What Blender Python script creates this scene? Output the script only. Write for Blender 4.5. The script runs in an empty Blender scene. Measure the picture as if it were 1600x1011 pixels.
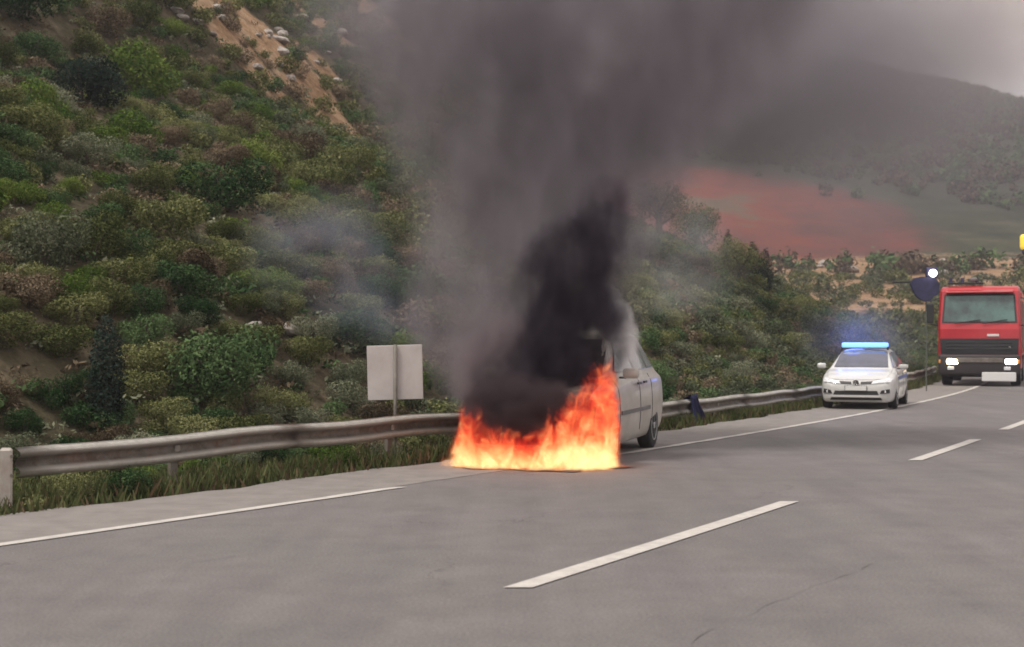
import bpy, bmesh, math, random
import numpy as np
from mathutils import Vector, Matrix
from mathutils.bvhtree import BVHTree
from mathutils import noise as mnoise

random.seed(7)
rng = np.random.default_rng(7)
SC = bpy.context.scene
COL = SC.collection

# ------------------------------------------------------------------ camera, sky, sun, exposure
F = 2200.0                      # focal length in photograph pixels (photograph 1600 wide)
H0 = 530.0                      # horizon row
CAMZ = 1.7
cam_d = bpy.data.cameras.new('camera')
cam_d.sensor_width = 36.0
cam_d.lens = F / 1600 * 36
cam_d.clip_start = 0.1
cam_d.clip_end = 6000
cam = bpy.data.objects.new('camera', cam_d)
COL.objects.link(cam)
cam.location = (0, 0, CAMZ)
PITCH = math.atan((H0 - 505.5) / F)
cam.rotation_euler = (math.pi / 2 + PITCH, 0, 0)
cam_d.dof.use_dof = True
cam_d.dof.focus_distance = 19.0
cam_d.dof.aperture_fstop = 2.4
SC.camera = cam

SUN_EL, SUN_AZ = math.radians(62), math.radians(235)
world = bpy.data.worlds.new('World')
SC.world = world
world.use_nodes = True
wn = world.node_tree
for n in list(wn.nodes):
    wn.nodes.remove(n)
w_out = wn.nodes.new('ShaderNodeOutputWorld')
w_bg = wn.nodes.new('ShaderNodeBackground')
w_sky = wn.nodes.new('ShaderNodeTexSky')
w_sky.sky_type = 'NISHITA'
w_sky.sun_disc = False
w_sky.sun_elevation = SUN_EL
w_sky.sun_rotation = SUN_AZ
w_sky.dust_density = 4.0
w_mix = wn.nodes.new('ShaderNodeMixRGB')
w_mix.inputs[0].default_value = 0.9
w_mix.inputs[2].default_value = (10.5, 9.7, 9.3, 1)     # overcast cloud layer
wn.links.new(w_sky.outputs[0], w_mix.inputs[1])
wn.links.new(w_mix.outputs[0], w_bg.inputs[0])
w_bg.inputs[1].default_value = 0.095
wn.links.new(w_bg.outputs[0], w_out.inputs[0])

sun_d = bpy.data.lights.new('sun', 'SUN')
sun_d.energy = 2.1
sun_d.angle = math.radians(12)
sun_d.color = (1.0, 0.95, 0.88)
sun = bpy.data.objects.new('sun', sun_d)
COL.objects.link(sun)
sd = Vector((math.sin(SUN_AZ) * math.cos(SUN_EL), math.cos(SUN_AZ) * math.cos(SUN_EL), math.sin(SUN_EL)))
sun.rotation_euler = sd.to_track_quat('Z', 'Y').to_euler()
sun.location = (0, -10, 40)

SC.view_settings.view_transform = 'Standard'
SC.view_settings.look = 'None'
SC.view_settings.exposure = 0.5
SC.view_settings.gamma = 1.0
SC.view_settings.use_curve_mapping = False
SC.render.engine = 'CYCLES'
cy = SC.cycles
cy.max_bounces = 5
cy.diffuse_bounces = 2
cy.glossy_bounces = 2
cy.transmission_bounces = 2
cy.transparent_max_bounces = 6
cy.volume_bounces = 4
cy.volume_step_rate = 1.0
cy.volume_max_steps = 128
cy.use_denoising = True
cy.caustics_reflective = False
cy.caustics_refractive = False
cy.sample_clamp_indirect = 6.0
cy.filter_width = 1.7

# ------------------------------------------------------------------ helpers
def tag(o, label=None, cat=None, group=None, kind=None):
    if label: o['label'] = label
    if cat: o['category'] = cat
    if group: o['group'] = group
    if kind: o['kind'] = kind
    return o

def empty(name, loc=(0, 0, 0), rz=0.0, parent=None):
    o = bpy.data.objects.new(name, None)
    COL.objects.link(o)
    o.location = loc
    o.rotation_euler = (0, 0, rz)
    o.empty_display_size = 0.3
    if parent: o.parent = parent
    return o

def obj(name, bm, mat, parent=None, smooth=False, mats=None):
    me = bpy.data.meshes.new(name)
    if isinstance(bm, bmesh.types.BMesh):
        bm.to_mesh(me); bm.free()
    else:
        me.from_pydata(bm[0], [], bm[1])
    for m in (mats or [mat]):
        me.materials.append(m)
    if smooth:
        me.polygons.foreach_set('use_smooth', [True] * len(me.polygons))
    o = bpy.data.objects.new(name, me)
    COL.objects.link(o)
    if parent: o.parent = parent
    return o

def inst(o, name=None, parent=None):
    c = o.copy()
    COL.objects.link(c)
    c.parent = parent
    return c

def bx(bm, c, s, bev=0.0, rot=None, seg=1):
    b = bmesh.new()
    bmesh.ops.create_cube(b, size=1.0)
    bmesh.ops.scale(b, vec=s, verts=b.verts)
    if bev:
        bmesh.ops.bevel(b, geom=b.edges[:], offset=bev, segments=seg, affect='EDGES', profile=0.5)
    if rot is not None:
        bmesh.ops.rotate(b, cent=(0, 0, 0), matrix=rot, verts=b.verts)
    bmesh.ops.translate(b, vec=c, verts=b.verts)
    m = bpy.data.meshes.new('t'); b.to_mesh(m); b.free()
    bm.from_mesh(m); bpy.data.meshes.remove(m)
    return bm

def box(c, s, bev=0.0, rot=None, seg=1):
    return bx(bmesh.new(), c, s, bev, rot, seg)

def cyl(bm, p0, p1, r0, r1=None, n=12, cap=True):
    r1 = r0 if r1 is None else r1
    p0, p1 = Vector(p0), Vector(p1)
    d = (p1 - p0).normalized()
    a = d.orthogonal().normalized(); b = d.cross(a)
    A = [bm.verts.new(p0 + (a * math.cos(2 * math.pi * i / n) + b * math.sin(2 * math.pi * i / n)) * r0) for i in range(n)]
    B = [bm.verts.new(p1 + (a * math.cos(2 * math.pi * i / n) + b * math.sin(2 * math.pi * i / n)) * r1) for i in range(n)]
    for i in range(n):
        bm.faces.new((A[i], A[(i + 1) % n], B[(i + 1) % n], B[i]))
    if cap:
        bm.faces.new(A[::-1]); bm.faces.new(B)
    return bm

def lathe_x(prof, n=28, cx=0, cyy=0, cz=0):
    """prof: (x, r) revolved round the x axis"""
    bm = bmesh.new()
    rings = []
    for x, r in prof:
        rings.append([bm.verts.new((cx + x, cyy + r * math.cos(2 * math.pi * i / n), cz + r * math.sin(2 * math.pi * i / n))) for i in range(n)])
    for a, b in zip(rings[:-1], rings[1:]):
        for i in range(n):
            bm.faces.new((a[i], a[(i + 1) % n], b[(i + 1) % n], b[i]))
    bm.faces.new(rings[0][::-1]); bm.faces.new(rings[-1])
    return bm

# node helpers -----------------------------------------------------
def new_mat(name):
    m = bpy.data.materials.new(name)
    m.use_nodes = True
    nt = m.node_tree
    for n in list(nt.nodes): nt.nodes.remove(n)
    out = nt.nodes.new('ShaderNodeOutputMaterial')
    return m, nt, out

def N(nt, typ, **kw):
    n = nt.nodes.new(typ)
    for k, v in kw.items():
        if k.startswith('i_'):
            n.inputs[k[2:].replace('_', ' ')].default_value = v
        else:
            setattr(n, k, v)
    return n

def math_n(nt, op, a, b=None, c=None, clamp=False):
    n = nt.nodes.new('ShaderNodeMath'); n.operation = op; n.use_clamp = clamp
    for i, v in enumerate((a, b, c)):
        if v is None: continue
        if isinstance(v, (int, float)): n.inputs[i].default_value = v
        else: nt.links.new(v, n.inputs[i])
    return n.outputs[0]

def noise_n(nt, vec, scale, detail=3.0, rough=0.55, dist=0.0, col=False):
    n = nt.nodes.new('ShaderNodeTexNoise')
    n.inputs['Scale'].default_value = scale
    n.inputs['Detail'].default_value = detail
    n.inputs['Roughness'].default_value = rough
    n.inputs['Distortion'].default_value = dist
    if vec is not None: nt.links.new(vec, n.inputs['Vector'])
    return n.outputs['Color' if col else 'Fac']

def ramp_n(nt, fac, stops, interp='LINEAR'):
    r = nt.nodes.new('ShaderNodeValToRGB')
    r.color_ramp.interpolation = interp
    e = r.color_ramp.elements
    e[0].position = stops[0][0]; e[0].color = (*stops[0][1], 1)
    e[1].position = stops[-1][0]; e[1].color = (*stops[-1][1], 1)
    for p, c in stops[1:-1]:
        x = e.new(p); x.color = (*c, 1)
    nt.links.new(fac, r.inputs[0])
    return r.outputs[0]

def mix_n(nt, fac, a, b, mode='MIX'):
    n = nt.nodes.new('ShaderNodeMixRGB'); n.blend_type = mode
    for i, v in enumerate((fac, a, b)):
        if isinstance(v, (int, float)): n.inputs[i].default_value = v
        elif isinstance(v, tuple): n.inputs[i].default_value = (*v, 1)
        else: nt.links.new(v, n.inputs[i])
    return n.outputs[0]

def pbr(name, col, rough=0.5, metal=0.0, var=0.0, vscale=3.0, col2=None, emit=None, es=0.0, bump=0.0, coat=0.0, bscale=40):
    m, nt, out = new_mat(name)
    p = nt.nodes.new('ShaderNodeBsdfPrincipled')
    tc = nt.nodes.new('ShaderNodeTexCoord')
    p.inputs['Roughness'].default_value = rough
    p.inputs['Metallic'].default_value = metal
    p.inputs['Coat Weight'].default_value = coat
    p.inputs['Base Color'].default_value = (*col, 1)
    c2 = col2 or tuple(x * (1 - var) for x in col)
    if var or col2:
        f = noise_n(nt, tc.outputs['Object'], vscale, 5, 0.65)
        c = ramp_n(nt, f, [(0.35, c2), (0.62, col)])
        nt.links.new(c, p.inputs['Base Color'])
    if bump:
        b = nt.nodes.new('ShaderNodeBump'); b.inputs['Strength'].default_value = bump; b.inputs['Distance'].default_value = 0.01
        nt.links.new(noise_n(nt, tc.outputs['Object'], bscale, 4), b.inputs['Height'])
        nt.links.new(b.outputs[0], p.inputs['Normal'])
    if emit:
        p.inputs['Emission Color'].default_value = (*emit, 1)
        p.inputs['Emission Strength'].default_value = es
    nt.links.new(p.outputs[0], out.inputs[0])
    return m

# ------------------------------------------------------------------ road lines (world metres, y = distance from camera)
def quad_line(pts, y1):
    ys = np.array([p[0] for p in pts]); xs = np.array([p[1] for p in pts])
    c = np.polyfit(ys, xs, 2)
    s1 = 2 * c[0] * y1 + c[1]; v1 = np.polyval(c, y1)
    def f(y):
        y = np.asarray(y, float)
        return np.where(y < y1, np.polyval(c, y), v1 + s1 * (y - y1))
    return f
Lf = quad_line([(11.6, -4.22), (13.45, -3.06), (15.9, -1.5), (21.6, 2.2), (29.9, 6.75), (47.9, 15.6)], 58)
Df = quad_line([(9.64, .11), (14.67, 2.83), (19.8, 5.55), (23.67, 7.8), (26.5, 9.35), (48, 20.0)], 58)
Gf = lambda y: Lf(y) - 1.9
def perp(fn, y):
    s = (float(fn(y + .5)) - float(fn(y - .5)))
    l = math.hypot(s, 1)
    return Vector((-1 / l, s / l, 0))       # pointing left, away from the traffic

def smooth01(a, b, x):
    t = np.clip((x - a) / (b - a), 0, 1)
    return t * t * (3 - 2 * t)

def vnoise(x, y, s, seed=0.0):
    """cheap value-like noise, numpy"""
    return (np.sin(x * s * 1.0 + 1.7 * np.sin(y * s * .83 + seed)) + np.sin(y * s * 1.31 + 1.3 * np.sin(x * s * .71 + seed * 2) + seed)
            + .6 * np.sin((x + y) * s * 2.1 + seed * 3) + .5 * np.sin((x - y) * s * 2.7 + seed)) / 3.1

def height(X, Y):
    X = np.asarray(X, float); Y = np.asarray(Y, float)
    d = (Gf(Y) - X) * .87
    dr = np.maximum(d - 1.8, 0)
    h = -0.10 * smooth01(.2, 1.2, d) + .50 * dr * smooth01(0, 5, dr)
    h = h + .55 * np.maximum(d - 21, 0) * smooth01(21, 27, d)
    h = h + (vnoise(X, Y, .22) * .7 + vnoise(X, Y, .6, 2.) * .25) * smooth01(4, 12, d)
    h = np.minimum(h, 46 + .05 * dr)
    fall = smooth01(92, 126, Y)
    far = 2.0 + (Y - 120) * .13
    # far hillside beyond the valley
    ridge = 118 - .235 * (X - 60) + 3 * vnoise(X, Y, .02, 1.)
    ridge = np.clip(ridge, 30, 150)
    t = np.clip((Y - 185) / (520 - 185), 0, 1.0)
    prof = t ** 1.15
    farh = 9.5 + (ridge - 9.5) * prof
    back = np.clip((Y - 520) / 300, 0, 1)
    farh = farh - back * 60
    q = np.where(Y < 185, np.minimum(far, 9.5), farh)
    q = np.where(Y < 185, 2.0 + 7.5 * smooth01(110, 185, Y), q)
    q = q + vnoise(X, Y, .05, 4.) * 1.2 * smooth01(190, 300, Y)
    near = np.where(d > 0, h, 0.0)
    return near * (1 - fall) + q * fall

def at(px, py):
    """the point of the terrain seen at a pixel of the photograph"""
    ax = (px - 800) / F; az = (H0 - py) / F
    ys = np.arange(9, 700, .25)
    g = CAMZ + az * ys - height(ax * ys, ys)
    k = np.argmax(g < 0)
    if g[k] >= 0: k = len(ys) - 1
    y = ys[k]
    return Vector((ax * y, y, float(height(ax * y, y))))

# ------------------------------------------------------------------ materials of the setting
def mat_asphalt():
    m, nt, out = new_mat('asphalt')
    p = nt.nodes.new('ShaderNodeBsdfPrincipled')
    tc = nt.nodes.new('ShaderNodeTexCoord')
    P = tc.outputs['Object']
    fine = noise_n(nt, P, 45, 3, .7)
    mid = noise_n(nt, P, 2.2, 4, .6)
    big = noise_n(nt, P, .28, 3, .5)
    # wheel-track streaks along the road: rotate so x runs across the road
    mp = nt.nodes.new('ShaderNodeMapping')
    mp.inputs['Rotation'].default_value = (0, 0, math.radians(30))
    mp.inputs['Scale'].default_value = (1.0, 0.05, 1)
    nt.links.new(P, mp.inputs['Vector'])
    streak = noise_n(nt, mp.outputs[0], 1.5, 4, .6)
    c = ramp_n(nt, mid, [(0.25, (.136, .127, .126)), (0.75, (.167, .156, .154))])
    c = mix_n(nt, .8, c, ramp_n(nt, streak, [(0.3, (.80, .80, .80)), (0.7, (1.08, 1.07, 1.06))]), 'MULTIPLY')
    patchn = noise_n(nt, P, .9, 6, .75)
    c = mix_n(nt, 1.0, c, ramp_n(nt, patchn, [(0.36, (.89, .89, .89)), (0.5, (1.0, 1.0, 1.0)), (0.66, (1.06, 1.06, 1.06))]), 'MULTIPLY')
    c = mix_n(nt, 1.0, c, ramp_n(nt, big, [(0.3, (.93, .94, .92)), (0.7, (1.06, 1.02, 1.04))]), 'MULTIPLY')
    c = mix_n(nt, 1.0, c, ramp_n(nt, fine, [(0.3, (.66, .66, .66)), (0.72, (1.32, 1.32, 1.30))]), 'MULTIPLY')
    # thin hairline cracks
    v = nt.nodes.new('ShaderNodeTexVoronoi'); v.feature = 'DISTANCE_TO_EDGE'; v.inputs['Scale'].default_value = .22
    wv = nt.nodes.new('ShaderNodeVectorMath'); wv.operation = 'ADD'
    nt.links.new(P, wv.inputs[0])
    nc = noise_n(nt, P, 1.1, 4, .7, col=True)
    sc2 = nt.nodes.new('ShaderNodeVectorMath'); sc2.operation = 'SCALE'; sc2.inputs['Scale'].default_value = 1.6
    nt.links.new(nc, sc2.inputs[0]); nt.links.new(sc2.outputs[0], wv.inputs[1])
    nt.links.new(wv.outputs[0], v.inputs['Vector'])
    cr = ramp_n(nt, v.outputs['Distance'], [(0.0, (.62, .60, .6)), (0.0045, (1, 1, 1))])
    sel = ramp_n(nt, noise_n(nt, P, .35, 2), [(0.5, (0, 0, 0)), (0.6, (1, 1, 1))])
    c = mix_n(nt, sel, c, mix_n(nt, 1.0, c, cr, 'MULTIPLY'))
    nt.links.new(c, p.inputs['Base Color'])
    p.inputs['Roughness'].default_value = .82
    b = nt.nodes.new('ShaderNodeBump'); b.inputs['Strength'].default_value = .35; b.inputs['Distance'].default_value = .01
    nt.links.new(fine, b.inputs['Height']); nt.links.new(b.outputs[0], p.inputs['Normal'])
    nt.links.new(p.outputs[0], out.inputs[0])
    return m
M_ASPH = mat_asphalt()
M_SHOULDER = pbr('shoulder_asphalt', (.225, .205, .190), .9, var=.22, vscale=3.0, bump=.3)
M_PAINT = pbr('road_paint', (.54, .51, .47), .7, col2=(.42, .395, .37), vscale=5.0)
M_SEAL = pbr('crack_filler', (.10, .093, .09), .8)

def mat_terrain():
    m, nt, out = new_mat('hillside_soil')
    p = nt.nodes.new('ShaderNodeBsdfPrincipled')
    tc = nt.nodes.new('ShaderNodeTexCoord'); P = tc.outputs['Object']
    a = nt.nodes.new('ShaderNodeAttribute'); a.attribute_name = 'zone'    # r tan soil, g red soil, b far wood
    sep = nt.nodes.new('ShaderNodeSeparateColor'); nt.links.new(a.outputs['Color'], sep.inputs[0])
    f1 = noise_n(nt, P, .5, 6, .7)
    f2 = noise_n(nt, P, 4.0, 5, .7)
    scrub = ramp_n(nt, f1, [(0.3, (.038, .036, .020)), (0.5, (.080, .068, .042)), (0.7, (.15, .115, .078))])
    tan = ramp_n(nt, f1, [(0.3, (.20, .12, .065)), (0.5, (.30, .19, .11)), (0.7, (.38, .28, .19))])
    red = ramp_n(nt, noise_n(nt, P, .035, 7, .72), [(0.3, (.070, .040, .034)), (0.45, (.115, .050, .044)), (0.56, (.165, .050, .038)), (0.62, (.12, .085, .06)), (0.75, (.07, .062, .045))])
    wood = ramp_n(nt, noise_n(nt, P, .10, 6, .75), [(0.3, (.022, .028, .018)), (0.55, (.05, .055, .034)), (0.75, (.095, .085, .055))])
    c = mix_n(nt, sep.outputs[2], scrub, wood)
    def msk(ch, lo=.38, hi=.62):
        s = math_n(nt, 'ADD', ch, math_n(nt, 'MULTIPLY', math_n(nt, 'SUBTRACT', f1, .5), .9))
        mr = nt.nodes.new('ShaderNodeMapRange'); mr.interpolation_type = 'SMOOTHSTEP'
        mr.inputs[1].default_value = lo; mr.inputs[2].default_value = hi
        nt.links.new(s, mr.inputs[0]); return mr.outputs[0]
    c = mix_n(nt, msk(sep.outputs[0]), c, tan)
    redmask = math_n(nt, 'ADD', sep.outputs[1], math_n(nt, 'MULTIPLY', math_n(nt, 'SUBTRACT', noise_n(nt, P, .045, 7, .78), .5), 1.5))
    rm = nt.nodes.new('ShaderNodeMapRange'); rm.interpolation_type = 'SMOOTHSTEP'; rm.inputs[1].default_value = .35; rm.inputs[2].default_value = .75
    nt.links.new(redmask, rm.inputs[0])
    c = mix_n(nt, math_n(nt, 'MULTIPLY', rm.outputs[0], math_n(nt, 'MULTIPLY', sep.outputs[1], 1.6, clamp=True), clamp=True), c, red)
    c = mix_n(nt, 1.0, c, ramp_n(nt, f2, [(0.3, (.7, .7, .7)), (0.7, (1.2, 1.2, 1.2))]), 'MULTIPLY')
    nt.links.new(c, p.inputs['Base Color'])
    p.inputs['Roughness'].default_value = .95
    p.inputs['Specular IOR Level'].default_value = .1
    b = nt.nodes.new('ShaderNodeBump'); b.inputs['Strength'].default_value = .6; b.inputs['Distance'].default_value = .15
    nt.links.new(f2, b.inputs['Height']); nt.links.new(b.outputs[0], p.inputs['Normal'])
    nt.links.new(p.outputs[0], out.inputs[0])
    return m
M_TERR = mat_terrain()

def ell(X, Y, c, rx, ry):
    return np.clip(1.25 - np.sqrt(((X - c[0]) / rx) ** 2 + ((Y - c[1]) / ry) ** 2), 0, 1)

BARE = [(at(405, 50), 6.0, 3.2), (at(370, 70), 3.0, 1.6), (at(450, 85), 3.4, 2.6), (at(330, 12), 5.0, 2.4), (at(500, 105), 1.7, 1.6), (at(480, 20), 3.2, 2.5), (at(600, 20), 4, 5), (at(8, 138), 1.5, 1.2), (at(565, 512), 1.3, .35)]
def bare_mask(X, Y):
    r = np.zeros_like(np.asarray(X, float))
    for c, rx, ry in BARE: r = np.maximum(r, ell(X, Y, c, rx, ry))
    return r

def grid_sheet(name, xs, ys, zoff=0.0, mat=M_TERR):
    XX, YY = np.meshgrid(xs, ys)
    Z = height(XX, YY) + zoff
    d = (Gf(YY) - XX) * .87
    road = (d < .15) & (YY < 125)
    Z = np.where(road, -.08 + zoff, Z)
    V = np.stack([XX, YY, Z], -1).reshape(-1, 3)
    nx, ny = len(xs), len(ys)
    i = np.arange(nx - 1)[None, :] + np.arange(ny - 1)[:, None] * nx
    Q = np.stack([i, i + 1, i + 1 + nx, i + nx], -1).reshape(-1, 4)
    me = bpy.data.meshes.new(name)
    me.vertices.add(len(V)); me.vertices.foreach_set('co', V.astype(np.float32).ravel())
    me.loops.add(Q.size); me.loops.foreach_set('vertex_index', Q.ravel().astype(np.int32))
    me.polygons.add(len(Q)); me.polygons.foreach_set('loop_start', (np.arange(len(Q)) * 4).astype(np.int32))
    me.polygons.foreach_set('use_smooth', np.ones(len(Q), bool))
    me.update()
    zc = np.zeros((len(V), 4), np.float32); zc[:, 3] = 1
    X, Y = V[:, 0], V[:, 1]
    ang = (V[:, 2] - CAMZ) / Y
    zc[:, 0] = np.maximum(bare_mask(X, Y), .8 * smooth01(125, 150, Y) * (1 - smooth01(192, 225, Y)))
    az = X / np.maximum(Y, 1)
    zc[:, 1] = smooth01(190, 215, Y) * (1 - smooth01(255, 300, Y + 90 * np.clip(az - .15, 0, 1) * 2)) * smooth01(.02, .09, az) * (1 - .75 * smooth01(.24, .34, az))
    zc[:, 2] = smooth01(150, 200, Y)
    at_ = me.attributes.new('zone', 'FLOAT_COLOR', 'POINT')
    at_.data.foreach_set('color', zc.ravel())
    me.materials.append(mat)
    o = bpy.data.objects.new(name, me); COL.objects.link(o)
    return o
g = grid_sheet('hillside', np.arange(-70, 110, .9), np.arange(-30, 132, .9)); tag(g, kind='structure')
g = grid_sheet('far_hill', np.arange(-320, 620, 6.0), np.arange(126, 900, 5.0), -.15); tag(g, kind='structure')
bm = bmesh.new()
for s in ((-3000, -3000), (3000, -3000), (3000, 3000), (-3000, 3000)): bm.verts.new((s[0], s[1], -3.0))
bm.faces.new(bm.verts[:])
tag(obj('ground', bm, pbr('ground_soil', (.12, .10, .07), .95, var=.3, vscale=.02)), kind='structure')

# ------------------------------------------------------------------ road
def strip(name, fn0, fn1, ys, z, mat, kind='structure', parent=None):
    bm = bmesh.new(); prev = None
    for y in ys:
        a = bm.verts.new((float(fn0(y)), y, z)); b = bm.verts.new((float(fn1(y)), y, z))
        if prev: bm.faces.new((prev[0], prev[1], b, a))
        prev = (a, b)
    o = obj(name, bm, mat, parent)
    if kind: o['kind'] = kind
    return o
YS = list(np.arange(-22, 130, 1.0))
wob = lambda y: .10 * math.sin(y * 1.7) + .07 * math.sin(y * 4.3 + 1) + .05 * math.sin(y * 9.1)
strip('road', lambda y: Lf(y) - .35, lambda y: Df(y) + 13, YS, 0.0, M_ASPH)
strip('road_shoulder', lambda y: Gf(y) + wob(y) * .9, lambda y: Lf(y) - .12, list(np.arange(-22, 130, .25)), .004, M_SHOULDER)
LW = .085
wear = lambda y, s: LW + .012 * math.sin(y * 5.3 + s) + .01 * math.sin(y * 13.1 + s * 2)
for ya, yb in ((-22, 16.35), (19.6, 130)):
    strip('edge_line', lambda y: Lf(y) - wear(y, 0), lambda y: Lf(y) + wear(y, 2), list(np.arange(ya, min(yb, 60), .35)) + list(np.arange(60, yb, 2)), .009, M_PAINT)
for (y0, y1) in ((-3.2, 2.4), (9.62, 14.72), (19.7, 23.8), (26.4, 31.2), (38.4, 43.5), (50.5, 55.5), (62.5, 67.5)):
    strip('lane_dash', lambda y: Df(y) - .10, lambda y: Df(y) + .10, list(np.linspace(y0, y1, 9)), .009, M_PAINT)

def crack(px):
    """tar filled crack along picture points on the road"""
    bm = bmesh.new(); pts = []
    for x, y in px:
        Y = CAMZ * F / (y - H0); pts.append(Vector(((x - 800) * Y / F, Y, 0.006)))
    fine = []
    for a, b in zip(pts[:-1], pts[1:]):
        n = max(2, int((b - a).length / .12))
        for k in range(n):
            p = a.lerp(b, k / n) + Vector((random.uniform(-.03, .03), random.uniform(-.03, .03), 0)); fine.append(p)
    prev = None
    for k, p in enumerate(fine):
        w = random.uniform(.0005, .0042) * (random.random() > .2)
        d = (fine[min(k + 1, len(fine) - 1)] - fine[max(k - 1, 0)]); d.normalize(); n_ = Vector((-d.y, d.x, 0))
        a, b = bm.verts.new(p + n_ * w), bm.verts.new(p - n_ * w)
        if prev: bm.faces.new((prev[0], prev[1], b, a))
        prev = (a, b)
    o = obj('road_crack', bm, M_SEAL); o['kind'] = 'structure'
crack([(1070, 1030), (1098, 992), (1150, 965), (1215, 940), (1270, 915), (1310, 903), (1400, 868)])
crack([(560, 812), (700, 803), (790, 792), (860, 778), (940, 772)])
crack([(150, 905), (300, 880), (420, 862)])
# ------------------------------------------------------------------ guardrail
M_GALV = pbr('galvanised_steel', (.50, .47, .43), .55, metal=.3, col2=(.30, .25, .21), vscale=1.6, bump=.1)
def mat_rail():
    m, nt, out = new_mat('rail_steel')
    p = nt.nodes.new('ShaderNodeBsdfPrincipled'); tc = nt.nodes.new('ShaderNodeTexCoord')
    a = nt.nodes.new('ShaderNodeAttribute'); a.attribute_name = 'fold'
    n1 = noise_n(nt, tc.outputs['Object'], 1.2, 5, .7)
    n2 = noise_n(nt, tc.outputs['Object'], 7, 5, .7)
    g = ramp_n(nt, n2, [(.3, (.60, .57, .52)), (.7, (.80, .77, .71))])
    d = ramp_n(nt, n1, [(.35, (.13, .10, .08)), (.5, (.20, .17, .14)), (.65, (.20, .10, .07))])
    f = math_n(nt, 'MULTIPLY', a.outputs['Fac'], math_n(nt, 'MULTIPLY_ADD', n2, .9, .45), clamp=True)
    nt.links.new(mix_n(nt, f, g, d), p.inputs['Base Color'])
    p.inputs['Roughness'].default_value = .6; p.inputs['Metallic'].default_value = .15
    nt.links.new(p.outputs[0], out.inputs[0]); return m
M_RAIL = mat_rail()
M_GALV2 = pbr('weathered_post_steel', (.22, .20, .175), .7, metal=.15, col2=(.12, .10, .08), vscale=3)
Rf = lambda y: Lf(y) - 2.42
def rail_top(y):
    return float(np.interp(y, [10, 14.2, 17, 20.6, 24, 27.5, 36, 54, 80], [.60, .60, .64, .63, .55, .485, .48, .53, .55]))
WPROF = [(-.002, 0), (.035, -.018), (.080, -.045), (.083, -.075), (.035, -.112), (.004, -.130), (.004, -.180), (.035, -.198), (.083, -.235), (.080, -.265), (.035, -.292), (-.002, -.31)]
gr = empty('guardrail', (float(Rf(14.2)), 14.2, 0))
tag(gr, 'weathered steel W-beam guardrail running along the left verge of the road', 'guardrail')
gorg = Vector(gr.location)
edges = [14.15, 17.6, 21.0, 24.4, 27.8, 31.2, 34.6, 38.0, 41.4, 44.8, 48.2, 51.6, 55.0, 58.4, 61.8]
for y0, y1 in zip(edges[:-1], edges[1:]):
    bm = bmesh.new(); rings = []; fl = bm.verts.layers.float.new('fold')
    for y in np.linspace(y0, y1 + .12, 9):
        n_ = perp(Rf, y); T = rail_top(y) + .012 * math.sin(y * 2.3)
        c = Vector((float(Rf(y)), y, 0)) - gorg
        dent = .012 * math.sin(y * 3.1)
        off = .004 if int(y0 * 10) % 2 else 0
        rings.append([bm.verts.new(c - n_ * (px + off + dent) + Vector((0, 0, T + pz))) for px, pz in WPROF])
    for a, b in zip(rings[:-1], rings[1:]):
        for k in range(len(a) - 1): bm.faces.new((a[k], a[k + 1], b[k + 1], b[k]))
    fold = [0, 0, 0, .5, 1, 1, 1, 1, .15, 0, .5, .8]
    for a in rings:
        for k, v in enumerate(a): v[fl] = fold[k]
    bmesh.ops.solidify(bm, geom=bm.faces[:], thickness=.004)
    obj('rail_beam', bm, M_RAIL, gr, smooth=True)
postm = None
for y in np.arange(16.0, 61, 3.45):
    n_ = perp(Rf, y); c = Vector((float(Rf(y)), float(y), 0)) + n_ * .07 - gorg
    if postm is None:
        postm = box((0, 0, -.1), (.06, .11, 1.2), .008)
        postm = obj('post', postm, M_GALV2, gr); o = postm
    else:
        o = inst(postm, parent=gr)
    o.location = c + Vector((0, 0, rail_top(y) - .53)); o.rotation_euler = (0, 0, math.atan2(n_.y, n_.x))
    b = box((0, 0, -.16), (.09, .08, .22), .01) if y < 16.1 else None
    if b: blk = obj('spacer_block', b, M_GALV2, gr); ob = blk
    else: ob = inst(blk, parent=gr)
    ob.location = c - n_ * .045 + Vector((0, 0, rail_top(y))); ob.rotation_euler = (0, 0, math.atan2(n_.y, n_.x))
# end post: broad pale steel terminal
n_ = perp(Rf, 14.15)
b = box((0, 0, .14), (.12, .17, .95), .02)
e = obj('end_post', b, M_GALV, gr); e.location = Vector((float(Rf(14.05)), 14.05, 0)) - gorg - n_ * .02; e.rotation_euler = (0, 0, .35)
for q in (-.25, -.06):
    b = bmesh.new(); cyl(b, (.05, -.02, .6 + q), (.05, -.12, .6 + q), .016, n=8); obj('bolt', b, M_GALV2, e)

# ------------------------------------------------------------------ road sign seen from behind
M_SIGN = pbr('aluminium_sign_back', (.56, .52, .50), .6, metal=.1, col2=(.47, .42, .40), vscale=2.0)
sp = Vector((-1.73, 20.9, 0)); sg = empty('road_sign', sp, math.radians(3))
tag(sg, 'blank pale grey back of a square road sign behind the guardrail', 'road sign')
for cx, w, tz in ((-.215, .40, 0.0), (.20, .41, .012)):
    o = obj('sign_panel', box((cx, 0, 1.20 + tz), (w, .018, .81), .006, rot=Matrix.Rotation(math.radians(-1.5), 3, 'Y')), M_SIGN, sg)
b = bmesh.new(); cyl(b, (.0, -.045, -.4), (0.0, -.045, 1.62), .028, n=12)
obj('post', b, M_GALV2, sg, smooth=True)
for z in (): obj('bracket', box((0, -.04, z), (.36, .03, .03), .004), M_GALV2, sg)
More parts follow.
